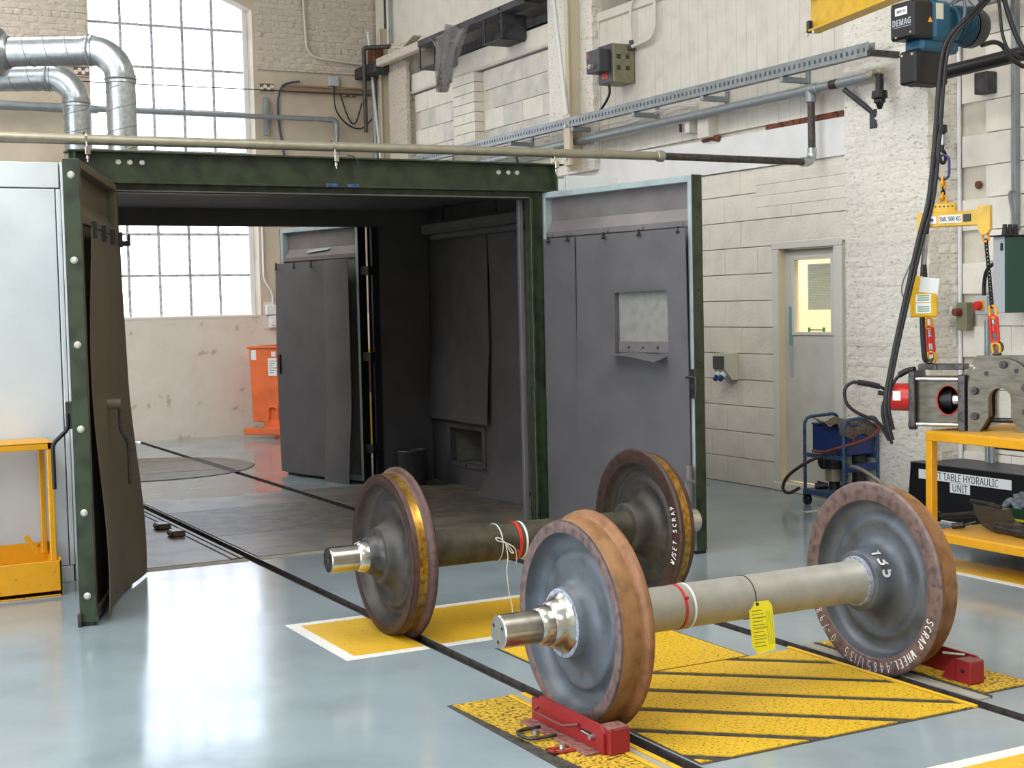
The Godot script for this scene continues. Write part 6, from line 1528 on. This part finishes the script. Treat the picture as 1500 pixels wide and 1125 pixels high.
func axle_end(par: Node3D, x_in: float, out: float, W: float, xe: float, seat: Material, shiny: Material, facem: Material) -> void:
	# journal from the hub to the axle end; xe = distance of the end from the back face
	var o := V(x_in, 0, 0); var ax := V(out, 0, 0)
	var h := W + 0.026
	part("wheel_seat", MB.new().lathe(o, ax, PackedVector2Array([V2(h - 0.01, 0.118), V2(h + 0.004, 0.112), V2(h + 0.012, 0.102), V2(h + 0.03, 0.094), V2(h + 0.05, 0.088), V2(h + 0.062, 0.078)]), 40, 50.0), seat, par)
	var j := part("journal", MB.new().lathe(o, ax, PackedVector2Array([V2(h + 0.055, 0.0), V2(h + 0.055, 0.078), V2(h + 0.062, 0.078), V2(h + 0.085, 0.074), V2(h + 0.10, 0.069), V2(h + 0.108, 0.0625), V2(xe - 0.004, 0.0625), V2(xe, 0.0585), V2(xe, 0.0)]), 48), shiny, par)
	var f := part("end_face", MB.new().cyl(o + ax * xe, o + ax * (xe + 0.001), 0.057, 0.057, 32), facem, j)
	part("centre_hole", MB.new().cyl(o + ax * (xe + 0.0005), o + ax * (xe + 0.002), 0.012, 0.008, 16), M.bright, f)
	for k in 3:
		var a := TAU * k / 3.0 + 0.5
		part("bolt_hole", MB.new().cyl(o + ax * (xe + 0.0005) + V(0, 0.038 * sin(a), 0.038 * cos(a)), o + ax * (xe + 0.0018) + V(0, 0.038 * sin(a), 0.038 * cos(a)), 0.007, 0.007, 10), M.black, f)

# hand chalked strokes, unit box 0.6 wide, 1 high
const STROKES := {
	"S": [[0.55, 0.9, 0.3, 1.0, 0.05, 0.85, 0.15, 0.58, 0.45, 0.45, 0.55, 0.2, 0.3, 0.0, 0.0, 0.1]], "C": [[0.55, 0.88, 0.3, 1.0, 0.05, 0.7, 0.05, 0.3, 0.3, 0.0, 0.55, 0.12]],
	"R": [[0.05, 0.0, 0.05, 1.0, 0.45, 0.95, 0.5, 0.7, 0.35, 0.5, 0.05, 0.48], [0.25, 0.5, 0.55, 0.0]], "A": [[0.0, 0.0, 0.3, 1.0, 0.6, 0.0], [0.12, 0.35, 0.48, 0.35]],
	"P": [[0.05, 0.0, 0.05, 1.0, 0.45, 0.95, 0.5, 0.7, 0.35, 0.48, 0.05, 0.45]], "W": [[0.0, 1.0, 0.15, 0.0, 0.3, 0.7, 0.45, 0.0, 0.6, 1.0]], "H": [[0.05, 0.0, 0.05, 1.0], [0.5, 0.0, 0.5, 1.0], [0.05, 0.5, 0.5, 0.5]],
	"E": [[0.5, 1.0, 0.05, 1.0, 0.05, 0.0, 0.5, 0.0], [0.05, 0.52, 0.4, 0.52]], "L": [[0.05, 1.0, 0.05, 0.0, 0.5, 0.0]], "T": [[0.0, 1.0, 0.6, 1.0], [0.3, 1.0, 0.3, 0.0]], ".": [[0.1, 0.0, 0.18, 0.05]],
	"4": [[0.4, 0.0, 0.4, 1.0, 0.0, 0.35, 0.6, 0.35]], "8": [[0.3, 0.52, 0.08, 0.75, 0.3, 1.0, 0.52, 0.75, 0.3, 0.52, 0.05, 0.25, 0.3, 0.0, 0.55, 0.25, 0.3, 0.52]], "5": [[0.5, 1.0, 0.1, 1.0, 0.08, 0.55, 0.4, 0.6, 0.52, 0.3, 0.35, 0.0, 0.05, 0.08]],
	"1": [[0.3, 0.0, 0.3, 1.0]], "/": [[0.1, -0.1, 0.5, 1.1]], "3": [[0.08, 0.95, 0.4, 1.0, 0.5, 0.78, 0.25, 0.55, 0.5, 0.3, 0.4, 0.02, 0.05, 0.05]], "0": [[0.3, 1.0, 0.05, 0.7, 0.08, 0.2, 0.3, 0.0, 0.52, 0.3, 0.5, 0.75, 0.3, 1.0]],
	"7": [[0.05, 1.0, 0.55, 1.0, 0.2, 0.0]], "9": [[0.5, 0.7, 0.3, 0.5, 0.08, 0.72, 0.28, 1.0, 0.5, 0.75, 0.4, 0.0]], "-": [[0.1, 0.5, 0.5, 0.5]]}

func chalk(par: Node, s: String, c: Vector3, r: float, phi0: float, step: float, h: float, inward: bool, thick := 0.0022) -> void:
	# writing round a wheel face that looks towards -X; phi from +Z downwards
	var m := MB.new()
	var phi := phi0
	for ch in s:
		if ch != " ":
			var a := deg_to_rad(phi)
			var er := V(0, -sin(a), cos(a)); var et := V(0, -cos(a), -sin(a))
			var upv := -er if inward else er; var rt := -et if inward else et
			for st in STROKES[ch]:
				for i in range(0, st.size() - 2, 2):
					var p0: Vector3 = c + er * r + rt * ((st[i] - 0.3) * h * 0.8) + upv * ((st[i + 1] - 0.5) * h)
					var p1: Vector3 = c + er * r + rt * ((st[i + 2] - 0.3) * h * 0.8) + upv * ((st[i + 3] - 0.5) * h)
					m.cyl(p0, p1, thick, thick, 5)
		phi += step * (-1.0 if inward else 1.0) * (0.6 if ch in "1/.-" else 1.0)
	part("chalk_writing", m, M.chalk, par)

func wheels() -> void:
	# near wheelset
	var r := 0.3865; var z := -4.589
	var n := thing("wheelset", "nearer railway wheelset with grey painted axle and rusty orange treads", "wheelset", V(0, r, z), "railway wheelsets on the floor rails")
	var xl := 2.764; var xr := 4.121; var W := 0.125
	wheel(n, xl, -1.0, r, W, M.webblue, M.rimrust, M.treadrust, null, M.flangenear)
	var wr := wheel(n, xr, 1.0, r, W, M.webblue, M.rimrust, M.treadrust, null, M.flangenear)
	part("axle", MB.new().lathe(V(xl, 0, 0), Vector3.RIGHT, PackedVector2Array([V2(0.05, 0.098), V2(0.075, 0.096), V2(0.09, 0.087), V2(1.256, 0.087), V2(1.271, 0.096), V2(1.30, 0.098)]), 48, 45.0), M.axlegrey, n)
	part("hub_ring", MB.new().lathe(V(xr - 0.075, 0, 0), Vector3.RIGHT, PackedVector2Array([V2(-0.012, 0.088), V2(-0.012, 0.103), V2(0.006, 0.106), V2(0.006, 0.09)]), 40), M.rag, n)
	axle_end(n, xl, -1.0, W, 0.418, M.bright, M.bright, M.bright)
	axle_end(n, xr, 1.0, W, 0.418, M.bright, M.bright, M.darksteel)
	chalk(wr, "SCRAP WHEEL.", V(xr - 0.0005, 0, 0), 0.373, 19.0, 4.6, 0.036, false, 0.0026)
	chalk(wr, "44851/135", V(xr - 0.0005, 0, 0), 0.373, 73.0, 6.0, 0.042, false, 0.0016)
	chalk(wr, "0-798", V(xr - 0.0005, 0, 0), 0.378, 128.0, 6.0, 0.042, false, 0.0016)
	# stencilled number on the hub, digits laid round the cylinder
	for k in 3:
		var a := deg_to_rad(-64.0 + 22.0 * k)
		var er := V(0, -sin(a), cos(a)); var et := V(0, -cos(a), -sin(a))
		letters(wr, "stencil_digit", ["1", "3", "5"][k], 0.062, Transform3D(Basis(-et * -1.0, V(1, 0, 0) * 1.0, et.cross(V(1, 0, 0))), V(xr - 0.012, 0, 0) + er * 0.136), M.chalk, 0.8)
	part("hub_paint", MB.new().lathe(V(xl, 0, 0), Vector3.LEFT, PackedVector2Array([V2(W + 0.0262, 0.098), V2(W + 0.0272, 0.10), V2(W + 0.0272, 0.128), V2(W + 0.0262, 0.13)]), 40), M.rag, n)
	for q in [[0.4, 0.75], [2.3, 2.75], [5.6, 5.9], [3.9, 4.1]]:
		var ap := PackedVector2Array()
		for k in 7: ap.append(V2(0.121 * cos(lerpf(q[0], q[1], k / 6.0)), 0.121 * sin(lerpf(q[0], q[1], k / 6.0))))
		for k in 7: ap.append(V2(0.106 * cos(lerpf(q[1], q[0], k / 6.0)), 0.106 * sin(lerpf(q[1], q[0], k / 6.0))))
		part("red_paint_mark", MB.new().prism(ap, 0.0006, Transform3D(Basis(V(0, 0, 1), V(0, 1, 0), V(-1, 0, 0)), V(xl - W - 0.0272, 0, 0))), M.redtop, n)

	# far wheelset
	var r2 := 0.390; var z2 := -6.345
	var f := thing("wheelset", "farther railway wheelset with dark axle and yellow brown polished treads", "wheelset", V(0, r2, z2), "railway wheelsets on the floor rails")
	var xl2 := 2.735; var xr2 := 4.078; var W2 := 0.115
	wheel(f, xl2, -1.0, r2, W2, M.webold, M.rimdark, M.flangerust, M.goldtread)
	var wr2 := wheel(f, xr2, 1.0, r2, W2, M.webold, M.rimdark, M.flangerust, M.goldtread)
	part("axle", MB.new().lathe(V(xl2, 0, 0), Vector3.RIGHT, PackedVector2Array([V2(0.05, 0.098), V2(0.09, 0.092), V2(1.253, 0.092), V2(1.29, 0.098)]), 48, 45.0), M.axlegreen, f)
	axle_end(f, xl2, -1.0, W2, 0.39, M.darksteel, M.bright, M.darksteel)
	axle_end(f, xr2, 1.0, W2, 0.39, M.darksteel, M.bright, M.darksteel)
	chalk(wr2, "W/SET SCRAP", V(xr2 - 0.0005, 0, 0), 0.372, 22.0, 4.6, 0.032, true, 0.0022)

	# stop chocks
	for q in [[2.545, -1.0, "red steel wheel chock against the near left wheel on worn yellow plate"], [4.345, 1.0, "red steel wheel chock behind the near right wheel by the grey floor"]]:
		var sg: float = q[1]
		var c := thing("wheel_chock", q[2], "wheel chock", V(q[0], 0.006, -4.42), "red wheel chocks")
		var sidep := PackedVector2Array([V2(-0.28, 0.0), V2(0.24, 0.0), V2(0.24, 0.075), V2(0.215, 0.10), V2(-0.21, 0.105), V2(-0.24, 0.085), V2(-0.28, 0.085)])
		part("side_plate", MB.new().prism(sidep, 0.012, Transform3D(Basis(V(0, 0, 1), V(0, 1, 0), V(-1, 0, 0)), V(0.006, 0, 0))), M.red, c)
		var bl := MB.new().span(V(-sg * 0.085 if sg > 0 else 0.006, 0.0, 0.18), V(-0.006 if sg > 0 else 0.091, 0.092, 0.262), 0.004)
		part("end_block", bl, M.red, c)
		part("block_cap", MB.new().span(V(-sg * 0.084 if sg > 0 else 0.007, 0.092, 0.182), V(-0.007 if sg > 0 else 0.09, 0.094, 0.26)), M.redtop, c)
		part("base_bar", MB.new().span(V(-0.065 if sg < 0 else 0.006, 0.0, -0.27), V(-0.006 if sg < 0 else 0.05, 0.008, 0.22), 0.003), M.redtop, c)
		if sg < 0:
			part("base_loop", MB.new().tube(pipe_path([V(-0.05, 0.012, -0.02), V(-0.16, 0.012, -0.02), V(-0.16, 0.012, -0.14), V(-0.05, 0.012, -0.14)], 0.05), 0.007, 8), M.darksteel, c)
			part("slotted_tab", MB.new().span(V(-0.15, 0.0, 0.08), V(-0.06, 0.008, 0.10), 0.002).span(V(-0.15, 0.0, 0.13), V(-0.06, 0.008, 0.15), 0.002).span(V(-0.15, 0.0, 0.08), V(-0.13, 0.008, 0.15), 0.002), M.red, c)
			for k in 2: part("bolt", MB.new().cyl(V(-0.10, 0.008, -0.08 + k * 0.195), V(-0.10, 0.024, -0.08 + k * 0.195), 0.014, 0.012, 6), M.galvanised, c)
			part("rod", MB.new().tube(pipe_path([V(-0.02, 0.07, -0.20), V(-0.045, 0.055, -0.20), V(-0.045, 0.055, 0.02), V(-0.012, 0.07, 0.08)], 0.015), 0.006, 8), M.hosered, c)
			part("slot", MB.new().span(V(-0.0072, 0.045, 0.08), V(-0.0062, 0.06, 0.17)), M.black, c)
			part("slot_bolt", MB.new().cyl(V(-0.006, 0.05, 0.175), V(-0.025, 0.05, 0.175), 0.011, 0.011, 6).cyl(V(-0.012, 0.053, 0.10), V(-0.012, 0.05, 0.17), 0.004, 0.004, 6), M.galvanised, c)
		else:
			part("gusset", MB.new().prism(PackedVector2Array([V2(0.10, 0.0), V2(0.18, 0.0), V2(0.18, 0.088), V2(0.16, 0.085)]), 0.008, Transform3D(Basis(V(0, 0, 1), V(0, 1, 0), V(-1, 0, 0)), V(-0.075, 0, 0))), M.red, c)
			part("bolt", MB.new().cyl(V(-0.086, 0.05, 0.22), V(-0.09, 0.05, 0.22), 0.008, 0.008, 8), M.black, c)
			part("spring_rod", MB.new().cyl(V(-0.075, 0.10, 0.10), V(-0.02, 0.098, 0.17), 0.006, 0.006, 8), M.oldpipe, c)

func tie(x: float, r: float, c: Vector3, w: float, th: float) -> MB:
	return MB.new().lathe(c + V(x - w / 2, 0, 0), Vector3.RIGHT, PackedVector2Array([V2(0, r), V2(0, r + th), V2(w, r + th), V2(w, r)]), 40)

func small_things() -> void:
	var c1 := V(0, 0.3865, -4.589); var c2 := V(0, 0.390, -6.345)
	var t1 := tie(3.165, 0.0873, c1, 0.010, 0.003)
	one("white_band", t1, M.whitetie, "white cable tie round the grey axle beside the red one", "cable tie")
	var t2 := tie(3.125, 0.0873, c1, 0.010, 0.003)
	t2.box(V(3.13, 0.3865 + 0.05, -4.589 + 0.077), V(0.016, 0.012, 0.014), 0.003)
	one("red_tie", t2, M.redclean, "red cable tie with a square lock round the grey axle", "cable tie")
	one("tag_wire", tie(3.455, 0.0873, c1, 0.003, 0.003), M.darksteel, "thin wire round the grey axle holding the yellow tag", "wire")
	var tg := thing("inspection_tag", "long yellow printed inspection tag hanging in front of the grey axle", "tag", V(3.468, 0.377, -4.494), "", Basis(Vector3.BACK, 0.10) * Basis(Vector3.UP, -0.38))
	var tp := PackedVector2Array([V2(-0.048, -0.015), V2(-0.035, 0.008), V2(0.035, 0.008), V2(0.048, -0.015), V2(0.046, -0.195), V2(-0.028, -0.205), V2(-0.048, -0.17)])
	part("card", MB.new().prism(tp, 0.0008), M.tagyellow, tg)
	part("eyelet", MB.new().cyl(V(-0.012, -0.002, 0.0008), V(-0.012, -0.002, 0.002), 0.007, 0.007, 14), M.darksteel, tg)
	var pl := MB.new()
	for k in 11: pl.span(V(-0.038, -0.03 - k * 0.0145, 0.0008), V(0.005 + 0.006 * (k % 3), -0.027 - k * 0.0145, 0.0012))
	for k in 3: pl.span(V(-0.04, -0.055 - k * 0.04, 0.0008), V(0.02, -0.0562 - k * 0.04, 0.0012))
	for k in 4: pl.span(V(0.02 + k * 0.007, -0.17, 0.0008), V(0.0215 + k * 0.007, -0.035, 0.0012))
	part("print", pl, M.tagprint, tg)
	one("white_band", tie(3.375, 0.0923, c2, 0.010, 0.003), M.whitetie, "white cable tie round the dark axle behind the near wheel", "cable tie")
	var t3 := tie(3.34, 0.0923, c2, 0.016, 0.004)
	t3.cyl(V(3.315, 0.36, -6.25), V(3.325, 0.335, -6.245), 0.005, 0.005, 6)
	one("red_tie", t3, M.redclean, "red cable tie round the dark axle behind the near wheel", "cable tie")
	var st := tie(3.235, 0.0925, c2, 0.004, 0.004)
	var kz := -6.345 + 0.094
	st.tube(curve([V(3.245, 0.40, kz), V(3.215, 0.425, kz + 0.01), V(3.19, 0.43, kz + 0.01), V(3.20, 0.415, kz + 0.012), V(3.25, 0.398, kz + 0.01), V(3.30, 0.365, kz), V(3.325, 0.31, kz - 0.03), V(3.325, 0.28, kz - 0.04)]), 0.003, 6)
	st.tube(curve([V(3.245, 0.40, kz + 0.004), V(3.275, 0.37, kz), V(3.292, 0.345, kz), V(3.275, 0.35, kz + 0.004), V(3.25, 0.39, kz + 0.004)]), 0.0028, 6)
	st.tube(curve([V(3.245, 0.40, kz + 0.004), V(3.255, 0.33, kz + 0.01), V(3.252, 0.26, kz), V(3.262, 0.15, kz), V(3.278, 0.07, kz), V(3.275, 0.012, kz)]), 0.0026, 6)
	one("white_string", st, M.whitetie, "white string tied in a bow round the dark axle with a long hanging end", "string")
